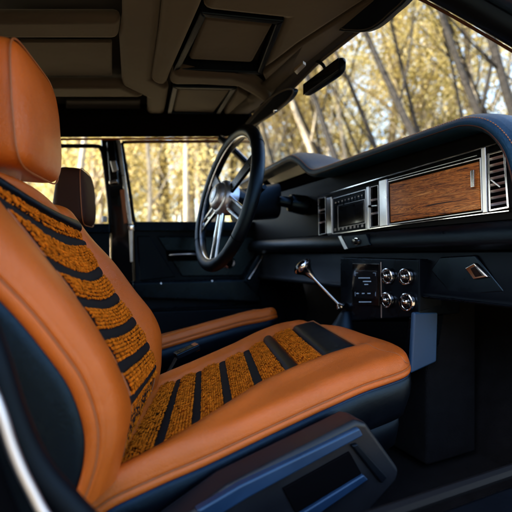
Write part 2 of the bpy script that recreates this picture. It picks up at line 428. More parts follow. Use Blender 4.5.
# side roof rail far side (dark) and its light edge strip
V=[on(ceil(0),-420,116),on(ceil(0),250,116),on(WALL,262,137),on(WALL,-420,139.5)]
mesh('roof_rail',*slab(V,(0,.03,.06)),M['void'],car,bevel=.008)
mesh('rail_strip',*tube([on(wall(-.012),p,139.3-.008*(p-60)) for p in np.linspace(-150,262,30)],.0055,8),M['tanseam'],car)
# header above windscreen
hd=[]
for y in np.linspace(.50,1.86,30): hd.append((.692,y,.621-.066*max(0,(y-1.05)/.49)))
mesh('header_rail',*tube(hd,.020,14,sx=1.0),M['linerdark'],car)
mesh('header_edge',*tube([(.702,y,.602-.066*max(0,(y-1.05)/.49)) for y in np.linspace(.5,1.84,20)],.005,8),M['liner'],car)
# header console pieces: map lamp plate
mesh('map_lamp',*pslab(((-.4,0,1),.545-.4*.66),[(294,72),(303,64),(306,66),(297,75)],(0,0,.01)),M['lens'],car,bevel=.002)
# windscreen glass
mesh('windscreen',*slab([(.715,.52,.61),(.715,1.80,.55),(1.22,1.88,.20),(1.22,.36,.20)],(.004,0,.004)),M['glass'],car,smooth=False)
# pillars
def pillar(name,P,w,mt,n=12,sx=.6,parent=None): return mesh(name,*tube(crom(P,6),w,n,sx=sx),M[mt],parent or car)
pn=A([(.60,.600,.560),(.66,.570,.533),(.80,.493,.433),(.93,.425,.335),(1.25,.26,.10)])
pillar('front_pillar',pn+A([0,0,.0]),.030,'plastic')
pillar('pillar_trim',pn+A([.0,-.045,.012]),.030,'paint')
pillar('drip_rail',pn+A([.0,-.088,.034]),.012,'paint')
mesh('pillar_seal',*tube(crom(pn+A([.002,.026,-.012]),6),.0030,8),M['brown'],car)
pf=A([(.66,1.84,.575),(.70,1.83,.545),(.90,1.86,.40),(1.15,1.89,.20)])
pillar('front_pillar',pf,.026,'plastic')
pillar('pillar_seal',pf+A([-.0,-.024,.006]),.004,'chrome')
# roof side rail near side above the door opening
mesh('roof_rail',*tube([(.62,.50,.585),(.3,.44,.58),(-.1,.42,.56),(-1.6,.40,.50)],.045,12),M['plastic'],car)
# near rear side: closed rear door, window and lower body
mesh('rear_quarter',*slab([(-.22,.40,-.05),(-.22,.40,-.75),(-1.7,.40,-.75),(-1.7,.40,-.05)],(0,-.05,0)),M['paint'],car,bevel=.01)
mesh('rear_quarter_glass',*slab([(-.36,.39,.50),(-.36,.39,-.05),(-1.7,.39,-.05),(-1.7,.39,.50)],(0,-.004,0)),M['glass'],car,smooth=False)
mesh('centre_pillar',*slab([(-.20,.39,.54),(-.36,.39,.54),(-.36,.39,-.05),(-.20,.39,-.05)],(0,-.04,0)),M['plastic'],car,bevel=.006)
# tailgate
mesh('tailgate',*slab([(-1.7,.40,.05),(-1.7,2.2,.05),(-1.7,2.2,-.75),(-1.7,.40,-.75)],(-.05,0,0)),M['plastic'],car,bevel=.01)
mesh('tailgate_glass',*slab([(-1.7,.40,.56),(-1.7,2.2,.56),(-1.7,2.2,.05),(-1.7,.40,.05)],(-.004,0,0)),M['glass'],car,smooth=False)
# floor, tunnel, firewall
mesh('floor_carpet',*slab([(1.15,.46,-.60),(1.15,1.9,-.60),(-1.7,2.2,-.60),(-1.7,.42,-.60)],(0,0,-.02)),M['carpet'],car)
mesh('footwell_carpet',*slab([(1.12,.46,-.60),(1.12,1.9,-.60),(1.20,1.9,.2),(1.20,.46,.2)],(.02,0,0)),M['carpet'],car)
mesh('transmission_tunnel',*slab([(1.1,1.02,-.60),(1.1,1.05,-.37),(1.1,1.22,-.37),(1.1,1.25,-.60)],(-2.3,0,-.0)),M['carpet'],car,bevel=.03)
# bonnet
mesh('bonnet',*slab([(1.24,.40,.14),(1.24,1.92,.14),(2.5,1.85,.02),(2.5,.46,.02)],(0,0,-.6)),M['paint'],car,bevel=.05)
# door sill on camera side
sp=[(1.25,-.43),(.9,-.405),(.5,-.39),(.1,-.385),(-.3,-.38)]
mesh('door_sill',*slab([(1.25,.36,-.425),(1.25,.470,-.425),(-.62,.470,-.40),(-.62,.36,-.40)],(0,0,-.28)),M['black'],car,bevel=.015)
mesh('sill_plate',*slab([(1.2,.40,-.4225),(1.2,.452,-.4225),(-.5,.452,-.3990),(-.5,.40,-.3990)],(0,0,.004)),M['black'],car,bevel=.0015)
mesh('sill_seal',*tube([(1.25,.478,-.41),(.5,.478,-.40),(-.6,.478,-.385)],.011,8),M['rubber'],car)
# near centre pillar: dark inner edge, bright strip, outer dark
def rail(pix,y): return crom([on(PY(y),*p) for p in pix],5)
mesh('centre_pillar',*tube(rail([(-30,300),(-6,365),(10,415),(32,463),(62,500),(110,545),(200,600)],.47),.016,12),M['plastic'],car)
mesh('pillar_trim',*tube(rail([(-36,330),(-4,400),(12,448),(30,488),(56,530),(118,590)],.425),.0048,10),M['pale'],car)
mesh('pillar_cover',*tube(rail([(-95,330),(-52,400),(-30,455),(-10,505),(16,560),(76,640)],.42),.018,12),M['void'],car)

# ------------------------------------------------------------------ driver side doors
door=empty('front_door',on(WALL,190,420),'black driver side front door with window, chrome handle and armrest behind the steering wheel','car door')
def W(px,py,off=0): return on(wall(off),px,py)
# window frame (inner trim): belt rail, rear edge, top edge
mesh('door_panel',*slab([W(133,224),W(290,224),W(330,400),W(140,400)],(0,.06,0)),M['plastic'],door,bevel=.006)
mesh('belt_rail',*slab([W(133,221.5,-.012),W(300,221.5,-.012),W(300,231,-.018),W(134,231,-.018)],(0,.05,0)),M['satin'],door,bevel=.005)
wf=crom([W(262,143),W(240,141.5),W(180,141.5),W(128,142),W(122.5,144),W(123,150),W(129,186),(W(134,222))],5)
mesh('window_frame',*tube(wf,.008,10),M['rubber'],door)
mesh('window_trim',*tube([W(258,141.5,-.006),W(180,141.2,-.006),W(126,141.4,-.006)],.0028,8),M['tanseam'],door)
mesh('window_glass',*slab([W(122,140,.02),W(285,140,.02),W(320,226,.02),W(134,226,.02)],(0,.004,0)),M['glass'],door,smooth=False)
# panel relief: upper panel with slanted end, armrest, map pocket
mesh('trim_panel',*slab([W(137,236,-.006),W(150,236,-.006),W(176,277,-.006),W(140,281,-.006)],(0,.03,0)),M['plastic'],door,bevel=.006)
mesh('trim_panel',*slab([W(156,236,-.004),W(262,236,-.004),W(262,276,-.004),W(182,277,-.004)],(0,.03,0)),M['satin'],door,bevel=.008)
mesh('armrest',*slab([W(132,282,-.07),W(244,279,-.07),W(262,297,-.07),W(262,303,-.07),W(134,299,-.07)],(0,.10,0)),M['satin'],door,bevel=.012)
mesh('pull_handle',*slab([W(243,281,-.075),W(262,250,-.060),W(271,250,-.060),W(268,262,-.065),W(258,297,-.07)],(0,.09,0)),M['satin'],door,bevel=.010)
mesh('handle_trim',*tube([W(249,279,-.082),W(256,268,-.080),W(266,251,-.068)],.0045,8),M['chrome'],door)
mesh('lower_panel',*slab([W(134,312,-.02),W(285,306,-.02),W(300,380,-.02),W(138,380,-.02)],(0,.05,0)),M['plastic'],door,bevel=.010)
mesh('seam_strip',*tube([W(134,310,-.022),W(262,303,-.022)],.003,8),M['satin'],door)
hh=mesh('door_handle',*tube(crom([W(170,255,-.02),W(176,254.5,-.034),W(190,254,-.036),W(197,254.5,-.02)],5),.0075,10,sx=.6),M['pale'],door)
mesh('handle_recess',*slab([W(166,250,-.008),W(202,250,-.008),W(202,261,-.008),W(168,261,-.008)],(0,.02,0)),M['void'],door,bevel=.003)
mesh('window_crank',*lathe(W(228,262,-.01),(-.1,-1,.0),[(0,.034),(.012,.034),(.016,.028),(.017,.022),(.010,.018),(.012,.006)],28),M['chrome'],door)
mesh('crank_centre',*lathe(W(228,262,-.016),(-.1,-1,.0),[(0,.021),(.008,.019),(.010,.012)],24),M['void'],door)
mesh('screw_cap',*lathe(W(161,283.5,-.075),(-.1,-1,.2),[(0,.0035),(.004,.003)],12),M['satinmetal'],door)
mesh('screw_cap',*lathe(W(212,281.0,-.078),(-.1,-1,.2),[(0,.0035),(.004,.003)],12),M['satinmetal'],door)
# centre pillar between the doors with belt hardware
bp=empty('door_pillar',on(WALL,118,400),'glossy black centre pillar with chrome strip between the two far side windows','pillar')
mesh('pillar_cover',*slab([W(101,138,-.004),W(119,138,-.004),W(133,240,-.004),W(140,400,-.004),W(112,400,-.004),W(111,240,-.004)],(0,.05,0)),M['gloss'],bp,bevel=.008)
mesh('chrome_strip',*slab([W(116.5,140,-.014),W(120.5,140,-.014),W(132.5,226,-.014),W(133,262,-.014),W(130.5,262,-.014),W(129,226,-.014)],(0,.02,0)),M['satinmetal'],bp,bevel=.0025)
mesh('belt_guide',*slab([W(106.5,141,-.022),W(114.5,141,-.022),W(118,172,-.022),W(119,184,-.022),W(110,184,-.022)],(0,.03,0)),M['gloss'],bp,bevel=.006)
mesh('belt_anchor',*slab([W(110,161,-.03),W(116,160.5,-.03),W(118.5,170,-.03),W(113,172,-.03)],(0,.015,0)),M['satinmetal'],bp,bevel=.003)
mesh('belt_bracket',*slab([W(109,181,-.03),W(117,179,-.03),W(117.5,182,-.03),W(109.5,184,-.03)],(0,.012,0)),M['chrome'],bp,bevel=.002)
mesh('belt_webbing',*slab([W(120,190,-.020),W(124.5,189,-.020),W(127.5,223,-.020),W(124,224,-.020)],(0,.004,0)),M['tanseam'],bp)
mesh('strip_clamp',*lathe(W(130.5,227,-.02),(-.1,-1,0),[(0,.016),(.008,.015),(.010,.008)],20),M['chrome'],bp)
# rear door far side
rd=empty('rear_door',on(WALL,60,420),'black rear side door with window behind the driver headrest','car door')
mesh('door_panel',*slab([W(-260,228),W(110,226),W(111,400),W(-260,400)],(0,.06,0)),M['plastic'],rd,bevel=.006)
mesh('belt_rail',*slab([W(-260,225,-.012),W(110,223.5,-.012),W(110,233,-.016),W(-260,233,-.016)],(0,.05,0)),M['satin'],rd,bevel=.005)
mesh('window_glass',*slab([W(-260,140,.02),W(109,140,.02),W(112,228,.02),W(-260,228,.02)],(0,.004,0)),M['glass'],rd,smooth=False)
mesh('window_frame',*tube(crom([W(-260,146),W(60,146),W(95,146.2),W(101,149),W(104,160),W(109,200),W(110.5,224)],6),.010,10),M['rubber'],rd)
mesh('lock_knob',*lathe(W(104.5,222,-.01),(0,0,1),[(0,.012),(.02,.012),(.026,.009),(.028,.003)],16),M['white'],rd)

# ------------------------------------------------------------------ dashboard
XD=.86
dash=empty('dashboard',(XD,1.15,-.12),'long black padded dashboard with wood veneer, chrome vents and radio below the windscreen','dashboard')
path=[(1.92,.362),(1.75,.372),(1.55,.380),(1.43,.384),(1.385,.380),(1.33,.352),(1.275,.312),(1.235,.294),(1.18,.289),(1.0,.290),(.8,.291),(.66,.291),(.615,.288),(.575,.272),(.545,.243),(.523,.205),(.508,.150),(.50,.08),(.497,.02)]
pc=crom(A([(0,y,z) for y,z in path]),8)
T,_,_=frames(pc)
Nn=np.stack([0*T[:,0],T[:,2],-T[:,1]],1)   # outward (up on the straight run, towards camera on the end)
Nn/=np.linalg.norm(Nn,axis=1)[:,None]
def sweep(prof):
    G=[]
    for p,nn in zip(pc,Nn): G.append([A([x,0,0])+A([0,p[1],p[2]])+nn*o for x,o in prof])
    return G
lipprof=[(.872,-.002),(.840,-.004),(.815,-.005),(.803,-.002),(.797,.005),(.797,.013),(.803,.021),(.815,.028),(.835,.034),(.865,.038),(.90,.040),(.95,.038),(1.02,.028),(1.12,.008),(1.30,-.04)]
V,F=grid(sweep(lipprof)); mesh('dash_top_pad',V,F,M['sky_sheen'],dash,sharp=0)
for off,xx,nm,mt,rr in ((.0035,.7975,'lip_highlight','brown',.0013),):  # added tube that paints the warm reflection along the lip
    mesh(nm,*tube([A([xx-.001,p[1],p[2]])+nn*off for p,nn in zip(pc,Nn)],rr,6),M[mt],dash)
# stitches: short dashes following the lip
st=MB()
fine=crom(pc,3); Tf,_,_=frames(fine); Nf=np.stack([0*Tf[:,0],Tf[:,2],-Tf[:,1]],1); Nf/=np.linalg.norm(Nf,axis=1)[:,None]
cum=np.concatenate([[0],np.cumsum(np.linalg.norm(np.diff(fine,axis=0),axis=1))])
s=0
while s<cum[-1]-.006:
    a=[np.interp(s,cum,fine[:,k]) for k in range(3)]; b=[np.interp(s+.0042,cum,fine[:,k]) for k in range(3)]
    nn=A([np.interp(s,cum,Nf[:,k]) for k in range(3)])
    st.add(*tube([A([.8015,a[1],a[2]])+nn*.0215,A([.8015,b[1],b[2]])+nn*.0215],.0009,4))
    s+=.0062
st.build('stitching',M['thread'],dash)
# recessed hood interior and fascia body
def ext(prof,y0,y1,name,mt,bev=0,parent=dash):
    P=[A([x,y0,z]) for x,z in prof]; V,F=slab(P,(0,y1-y0,0)); return mesh(name,V,F,M[mt],parent,bevel=bev)
ext([(.872,.292),(.868,.262),(.862,.244),(.862,.078),(1.1,.078),(1.1,.292)],.50,1.92,'fascia','fascia',.002)
ext([(.885,.345),(.885,.2925),(1.05,.2925),(1.05,.335)],1.34,1.92,'instrument_backing','void')
# lower roll
ext([(.864,.0775),(.846,.074),(.832,.060),(.828,.042),(.834,.026),(.852,.016),(.90,.012),(1.0,.012),(1.0,.0775)],.495,1.92,'lower_roll','black',.004)
# knee panel with bottom flange
ext([(.880,.0115),(.874,-.030),(.868,-.085),(.855,-.100),(.855,-.112),(.90,-.118),(1.02,-.10),(1.02,.0115)],.495,1.92,'knee_panel','plastic',.004)
# glovebox outline on the knee panel
q=[on(PX(.866),447,262),on(PX(.866),476,259.5),on(PX(.866),512,295),on(PX(.866),452,296)]
mesh('knee_pocket',*slab([on(PX(.868),430,270),on(PX(.868),440,257),on(PX(.868),475,255),on(PX(.868),505,292),on(PX(.866),452,296)],(.03,0,0)),M['satin'],dash,bevel=.004)
lt=mesh('latch_plate',*slab([on(PX(.860),464,268),on(PX(.860),474,262.5),on(PX(.860),488,277),on(PX(.860),473,279.5)],(.012,0,0)),M['chrome'],dash,bevel=.003)
mesh('latch_button',*slab([on(PX(.857),470,268.5),on(PX(.857),475,266),on(PX(.857),483,275.5),on(PX(.857),475,277)],(.006,0,0)),M['gloss'],lt,bevel=.001)
mesh('flange_strip',*tube([(.853,.5,-.107),(.853,.9,-.107)],.003,8),M['satin'],dash)
# end cheek of the dashboard
mesh('dash_end',*slab([(.80,.492,.26),(.80,.492,.0),(.86,.492,-.12),(1.2,.492,-.12),(1.2,.492,.33),(.9,.492,.33)],(0,-.07,-.01)),M['sky_sheen'],dash,bevel=.02)
D=lambda px,py,off=0: on(PX(XD+off),px,py)
def dq(q,off=0): return [D(x,y,off) for x,y in q]
def dframe(name,q,w,mt,off=-.006,th=.010,parent=dash,bev=.0008):
    mb=frame4(dq(q,off),w,(th,0,0)); return mb.build(name,M[mt],parent,bevel=bev)
def dslab(name,q,mt,off=-.004,th=.008,parent=dash,bev=.001): return mesh(name,*slab(dq(q,off),(th,0,0)),M[mt],parent,bevel=bev)
# long chrome line above, second line, and bottom line
mesh('trim_line',*tube([D(504,141.5,-.006),D(479,149,-.006),D(400,172.2,-.006),D(318,196.6,-.006)],.0020,6),M['chrome'],dash)
mesh('trim_line',*tube([D(477,155.5,-.004),D(388,179.8,-.004)],.0011,6),M['satinmetal'],dash)
mesh('trim_line',*tube([D(509,210.8,-.006),D(482,214.0,-.006),D(386,226.5,-.006),D(328,235.0,-.006)],.0016,6),M['chrome'],dash)
# glovebox: frame, veneered door, handle
gb=dframe('glovebox_frame',[(387.2,181.5),(480.6,157.3),(482.4,211.5),(388.2,225)],.003,'satinmetal',-.005)
wd=dslab('glovebox_door',[(389.4,184),(478.6,161.4),(480.4,209),(390.4,222.4)],'wood',-.003,.010,bev=.002)
mesh('door_handle',*slab(dq([(470,170.5),(473.6,169.5),(474.0,187),(470.4,187.8)],-.012),(.008,0,0)),M['chrome'],wd,bevel=.0015)
# metal columns
dslab('metal_column',[(378.5,180.5),(386.4,178.4),(387.4,226),(379.2,227.2)],'satinmetal',-.010,.014,bev=.003)
dslab('metal_column',[(480.4,147.5),(485.6,146.2),(487.4,213),(482.0,213.8)],'satinmetal',-.010,.014,bev=.003)
dslab('metal_column',[(326.0,198),(331.2,196.6),(331.6,233.5),(326.6,234.4)],'satinmetal',-.010,.014,bev=.003)
dslab('metal_column',[(366.0,187),(368.8,186),(369.4,229),(366.6,229.6)],'satinmetal',-.008,.012,bev=.002)
# vents
def vent(q,n,name='air_vent',vertical=False,tilt=.010,fw=.0045,mt='chrome'):
    fr=dframe(name,q,fw,mt,-.008,.014)
    dslab('vent_lining',[(x,y) for x,y in q],'void',.0005,.002,fr,0)
    Q=A(dq(q,-.003)); mb=MB()
    for i in range(1,n):
        f=i/n
        if vertical: a=quadpt(Q,f,.04); b=quadpt(Q,f,.96); w=A([0,.004,0])
        else: a=quadpt(Q,.06,f); b=quadpt(Q,.94,f); w=A([-.002,0,.0045])
        mb.add(*slab([a-w/2,b-w/2,b+w/2+A([-.001,0,0]),a+w/2+A([-.001,0,0])],(.0015,0,-.001)))
    mb.build('vent_slats',M['pale'],fr)
    return fr
v1=vent([(487.2,153.6),(504.6,148.8),(509,208),(488.8,211.6)],9)
mesh('vent_lever',*tube(dq([(491,180),(500,187)],-.010),.0016,6),M['satinmetal'],v1)
v2=vent([(369.8,187),(378.0,184.8),(378.8,226.2),(370.2,227.6)],3,fw=.002,mt='satinmetal')
mesh('vent_lever',*tube(dq([(366.5,206.5),(377,205.5)],-.010),.002,6),M['satinmetal'],v2)
mesh('lever_knob',*lathe(D(369,206.3,-.016),(1,0,0),[(0,.004),(.01,.004)],12),M['void'],v2)
v3=vent([(318.0,198.6),(325.2,196.6),(325.8,233.4),(318.6,235.4)],3,fw=.002,mt='satinmetal')
mesh('vent_lever',*tube(dq([(318.6,213.6),(325,213)],-.010),.0016,6),M['satinmetal'],v3)
# radio
rad=dframe('radio',[(332.0,198.5),(365.6,189.0),(366.2,229.6),(332.2,234.4)],.0028,'satinmetal',-.007,.012)
dslab('radio_face',[(332.5,199),(365.4,189.5),(366,229.4),(332.6,234)],'plastic',-.003,.006,rad,0)
dslab('radio_screen',[(338.5,207.0),(363.6,201.0),(364.0,221.5),(338.8,226.5)],'screen',-.006,.004,rad)
dframe('screen_bezel',[(337.5,205.5),(364.6,199.0),(365.0,223.0),(337.8,228.4)],.0014,'satinmetal',-.0065,.003,rad,.0003)
mb=MB()
for i in range(9):
    f=i/9; x=334.5+29.5*f; y=204.8-8.3*f
    mb.add(*slab(dq([(x,y-2.9),(x+2.2,y-3.5),(x+2.2,y+.6),(x,y+1.2)],-.0055),(.003,0,0)))
mb.build('radio_buttons',M['satin'],rad,bevel=.0004)
mb=MB()
glyph=[1.0,.7,1.0,.5,1.0,1.0,.35,1.0,.8]
for i in range(9):
    f=i/9; x=334.9+29.5*f; y=204.0-8.3*f
    mb.add(*slab(dq([(x,y-1.6),(x+1.3*glyph[i],y-2.0),(x+1.3*glyph[i],y-.9),(x,y-.5)],-.0058),(.0006,0,0)))
for i in range(8):
    f=i/8; x=334.2+31*f; y=231.2-4.6*f
    mb.add(*slab(dq([(x,y-2.6),(x+.7+glyph[i],y-2.9),(x+.7+glyph[i],y-.4),(x,y-.1)],-.0040),(.0006,0,0)))
mb.build('button_legends',M['white'],rad)
# switch panel under the radio
sw=dslab('switch_panel',[(338.5,236.5),(366,233.4),(370.5,245.5),(345,249.5)],'satin',-.036,.05,bev=.003)
mesh('switch_bezel',*slab(dq([(337.6,236),(341,235.6),(347.6,248.6),(344.4,250)],-.039),(.006,0,0)),M['satinmetal'],sw,bevel=.0015)
mesh('knob',*lathe(D(356.5,241.6,-.037),(-1,0,0),[(0,.010),(.008,.0095),(.013,.008),(.0135,.002)],20),M['gloss'],sw)
mesh('knob_ring',*lathe(D(356.5,241.6,-.036),(-1,0,0),[(0,.0125),(.003,.0122),(.0032,.010)],20),M['chrome'],sw)
# headlamp switch left of the radio
mesh('rotary_switch',*lathe(on(PX(.80),291,203),(-1,.1,.12),[(-.06,.040),(.0,.036),(.006,.033),(.008,.024),(.010,.022),(.050,.020),(.055,.017),(.0555,.004)],32),M['satin'],dash)
# steering column
colm=MB()
ca=A([.585,1.44,.205]); cb=A([.765,1.47,.235])
G=[]
for f in np.linspace(0,1,7):
    c=ca*(1-f)+cb*f; a=np.linspace(0,2*math.pi,28,endpoint=False)
    ry=.062+.006*f; rz=.060+.012*f
    ring=[c+A([0,ry*np.sign(math.cos(t))*abs(math.cos(t))**.55,rz*np.sign(math.sin(t))*abs(math.sin(t))**.55-.01]) for t in a]
    G.append(ring+[ring[0]])
V,F=grid(G); V=list(V); F=F+[list(range(28)),list(range(6*29+27,6*29-1,-1))]
mesh('column_shroud',V,F,M['black'],dash)
mesh('indicator_stalk',*tube([(.64,1.37,.22),(.63,1.31,.235),(.625,1.27,.245)],[.006,.006,.009],10),M['satin'],dash)

# ------------------------------------------------------------------ steering wheel
WC=A([.530,1.405,.215]); tau=R_(13)
wy=A([0,1.,0]); wv=A([math.sin(tau),0,math.cos(tau)]); wn=np.cross(wy,wv)   # wn points +x (away from driver)
wn=wn/np.linalg.norm(wn)
if wn[0]<0: wn=-wn
wheel=empty('steering_wheel',WC,'black leather steering wheel with chrome spokes and domed chrome hub','steering wheel')
def wp(r,phi,h=0): p=R_(phi); return WC+r*(math.cos(p)*wy+math.sin(p)*wv)+wn*h
RW=.258
mesh('rim',*tube([wp(RW,a) for a in np.arange(0,360,4)],.0230,18,closed=True,sx=1),M['black'],wheel,sharp=0)
mesh('rim_inlay',*tube([wp(RW-.0215,a,-.006) for a in np.arange(0,360,4)],.0042,8,closed=True),M['chrome'],wheel,sharp=0)
for a in (38,142,218,322):
    mesh('rim_seam',*tube([wp(RW+.0237*math.cos(t),a,.0237*math.sin(t)) for t in np.linspace(0,6.2832,24,endpoint=False)],.0009,4,closed=True),M['void'],wheel)
def spoke(phi,w0,w1,open_,mt='chrome'):
    d=wp(1,phi)-WC; e=wp(1,phi+90)-WC
    a0=.045; a1=RW-.016
    def pt(r,s,h): return WC+d*r+e*s+wn*h
    hh=lambda r: .028*(1-r/RW)
    if open_:
        q=[pt(a0,-w0,-.012-0*hh(a0)),pt(a1,-w1,-.004),pt(a1,w1,-.004),pt(a0,w0,-.012)]
        mesh('spoke',np.concatenate((fb:=frame4(q,.0105,wn*.010)).V),fb.F,M[mt],wheel,bevel=.0025)
        mesh('spoke_web',*slab([pt(a0+.01,-w0*.6,.004),pt(a1,-w1*.6,.006),pt(a1,w1*.6,.006),pt(a0+.01,w0*.6,.004)],wn*.004),M['black'],wheel,bevel=.001)
    else:
        mesh('spoke',*slab([pt(a0,-w0,-.010),pt(a1,-w1,-.004),pt(a1,w1,-.004),pt(a0,w0,-.010)],wn*.012),M[mt],wheel,bevel=.004)
spoke(-22,.026,.024,True); spoke(-92,.020,.032,True); spoke(202,.026,.024,True); spoke(28,.022,.026,False,'satin'); spoke(150,.022,.026,False,'satin')
hub=mesh('hub',*lathe(WC+wn*.03,-wn,[(0,.058),(.030,.066),(.048,.066),(.056,.060),(.058,.053),(.068,.050),(.078,.040),(.083,.022),(.084,.004)],40),M['pale'],wheel)
mesh('hub_badge',*lathe(WC-wn*.0505,-wn,[(0,.030),(.0028,.030),(.003,.024)],32),M['gloss'],hub)
mesh('hub_collar',*lathe(WC+wn*.075,-wn,[(0,.045),(.045,.055),(.047,.05)],32),M['satin'],wheel)

# ------------------------------------------------------------------ console stack
con=empty('centre_console',(.90,1.0,-.55),'black centre console with small screen and four round chrome gauges under the dashboard','console')
XC=.842
Cc=lambda px,py,off=0: on(PX(XC+off),px,py)
face=[(340,257),(419,259),(419,317),(340,322)]
mesh('gauge_panel',*slab([Cc(*p) for p in face],(.16,0,0)),M['satin'],con,bevel=.005)
mesh('panel_divider',*tube([Cc(381,262,-.002),Cc(381.5,318,-.002)],.0018,6),M['satinmetal'],con)
sc=mesh('screen_unit',*slab([Cc(352,263,-.006),Cc(379,263.5,-.006),Cc(379,306,-.006),Cc(352,305,-.006)],(.01,0,0)),M['gloss'],con,bevel=.002)
mesh('screen_glass',*slab([Cc(354,270,-.0075),Cc(377,271,-.0075),Cc(377,299,-.0075),Cc(354,298,-.0075)],(.003,0,0)),M['screen'],sc,bevel=.001)
def emis(name,c,s):
    m=bpy.data.materials.new(name); m.use_nodes=True; b=m.node_tree.nodes['Principled BSDF']
    b.inputs['Base Color'].default_value=(*c,1); b.inputs['Emission Color'].default_value=(*c,1); b.inputs['Emission Strength'].default_value=s; return m
glow=emis('screen_glow',(.20,.30,.46),.10)
mb=MB()
for x0,x1,y in ((358.5,370,278),(363,371,281.5),(364.5,368,284.5),(356.5,359,293.5),(362,365,293.5),(367.5,371,293.5),(359,371,302),):
    x=x0
    while x<x1-.4:
        w=random.uniform(.5,1.2); mb.add(*slab([Cc(x,y-.5,-.0082),Cc(min(x+w,x1),y-.5,-.0082),Cc(min(x+w,x1),y+.35,-.0082),Cc(x,y+.35,-.0082)],(.0004,0,0))); x+=w+.45
for a,b in (((355.2,273),(355.2,276)),((355.2,272.8),(358,272.9)),((375.5,273),(375.5,276)),((373,272.9),(375.6,273)),((355.2,292),(355.2,296)),((375.5,292),(375.5,296))):
    mb.add(*tube([Cc(*a,-.0082),Cc(*b,-.0082)],.0004,4))
mb.build('screen_readout',glow,sc)
for (px,py,r) in ((388.8,276,.0235),(406.8,276.6,.0235),(388.0,300,.0235),(408.2,302,.0255)):
    c=Cc(px,py,-.002)
    g=mesh('gauge_bezel',*lathe(c,(-1,0,.0),[(0,r),(.007,r),(.010,r*.94),(.0105,r*.86),(.006,r*.80),(.005,r*.3)],36),M['chrome'],con)
    mesh('gauge_face',*lathe(c+A([-.0052,0,0]),(-1,0,0),[(0,r*.74),(.0012,r*.74),(.0013,r*.2)],30),M['gloss'],g)
    mesh('gauge_dome',*lathe(c+A([-.0064,0,0]),(-1,-.25,.1),[(0,r*.60),(.004,r*.54),(.007,r*.40),(.0085,r*.18),(.009,r*.03)],28),M['gloss'],g)
    mesh('gauge_cap',*lathe(c+A([-.0135,-.002,.001]),(-1,-.25,.1),[(-.004,r*.30),(.002,r*.28),(.0045,r*.18),(.005,r*.03)],20),M['chrome'],g)
    nb=MB()
    for k in range(9):
        a=R_(-40+k*32.5); nb.add(*tube([c+A([-.0068,math.cos(a)*r*.66,math.sin(a)*r*.66]),c+A([-.0068,math.cos(a)*r*.73,math.sin(a)*r*.73])],.0005,4))
    nb.build('gauge_marks',M['white'],g)
# shelf below the gauges and side frame
mesh('console_shelf',*slab([Cc(352,322,.0),Cc(410,322,.0),Cc(404,352,.0),Cc(352,352,.0)],(.10,0,0)),M['void'],con,bevel=.003)
mesh('console_rib',*slab([Cc(409,317.5,-.006),Cc(417.5,317,-.006),Cc(409,372,-.004),Cc(401,372,-.004)],(.10,0,0)),M['satin'],con,bevel=.003)
ys=on(PX(XC),419,280)[1]-.002
S=lambda px,py,off=0: on(PY(ys+off),px,py)
mesh('side_panel',*slab([S(414.5,312.5),S(438.5,312),S(437,362),S(411,374)],(0,.014,0)),M['bluelit'],con,bevel=.006)
mesh('console_side',*slab([S(419.5,259,.001),S(430,264,.001),S(442,305,.001),S(420,311.5,.001)],(0,.012,0)),M['plastic'],con,bevel=.002)
mesh('console_base',*slab([(XC+.05,ys+.02,-.12),(XC+.05,ys+.36,-.12),(XC+.05,ys+.36,-.58),(XC+.05,ys+.02,-.58)],(.2,0,0)),M['carpet'],con,bevel=.01)

# ------------------------------------------------------------------ gear lever
gl=empty('gear_lever',(.83,1.10,-.175),'chrome gear lever with mushroom knob leaning out in front of the console','gear lever')
k0=on(PY(1.17),304,268); k1=on(PY(1.10),340,306)
ax=(k0-k1)/np.linalg.norm(k0-k1)
mesh('lever_shaft',*tube([k1,k1+ax*.05,k0-ax*.02],[.0075,.0062,.0060],14),M['chrome'],gl)
kn=mesh('lever_knob',*lathe(k0-ax*.045,ax,[(0,.009),(.014,.012),(.030,.019),(.038,.027),(.046,.033),(.052,.035),(.057,.034)],32),M['chrome'],gl)
mesh('knob_cap',*lathe(k0+ax*.012,ax,[(0,.0335),(.004,.031),(.010,.024),(.013,.012),(.0135,.002)],32),M['gloss'],kn)
mesh('shaft_collar',*lathe(k1-ax*.006,ax,[(0,.016),(.005,.017),(.010,.013),(.016,.009)],24),M['chrome'],gl)
mesh('lever_gaiter',*lathe(k1-A([0,0,.085])-ax*.02,(0,-.1,1),[(0,.06),(.02,.052),(.03,.045),(.045,.036),(.055,.030),(.075,.020),(.085,.012)],24),M['black'],gl)

# ------------------------------------------------------------------ mirror, visors
mi=empty('rear_view_mirror',(.68,.96,.56),'black rear view mirror hanging from the windscreen header','mirror')
mc=on(PX(.675),325,76.5)
L0=on(PX(.675),304.5,92); L1=on(PX(.675),345.5,62.5)
dv=(L1-L0); ln=np.linalg.norm(dv); dv/=ln
up=A([0,0,1.])-dv*dv[2]; up/=np.linalg.norm(up); fx=np.cross(dv,up)
cc=(L0+L1)/2
G=[]
for t in np.linspace(-1,1,22):
    w=max(.001,(1-abs(t)**7))**.5
    ring=[cc+dv*t*ln*.5+up*(.023+.002*t)*w*np.sign(math.sin(a))*abs(math.sin(a))**.6+fx*.013*w*np.sign(math.cos(a))*abs(math.cos(a))**.7 for a in np.linspace(0,2*math.pi,24)]
    G.append(ring)
V,F=grid(G); mesh('mirror_housing',V,F,M['plastic'],mi,sharp=0)
bk=-1 if fx[0]>0 else 1
mesh('mirror_glass',*slab([cc+fx*bk*.0135+dv*a*ln*.44+up*b*.017 for a,b in ((-1,-1),(1,-1),(1,1),(-1,1))],fx*-bk*.002),M['gloss'],mi,bevel=.001)
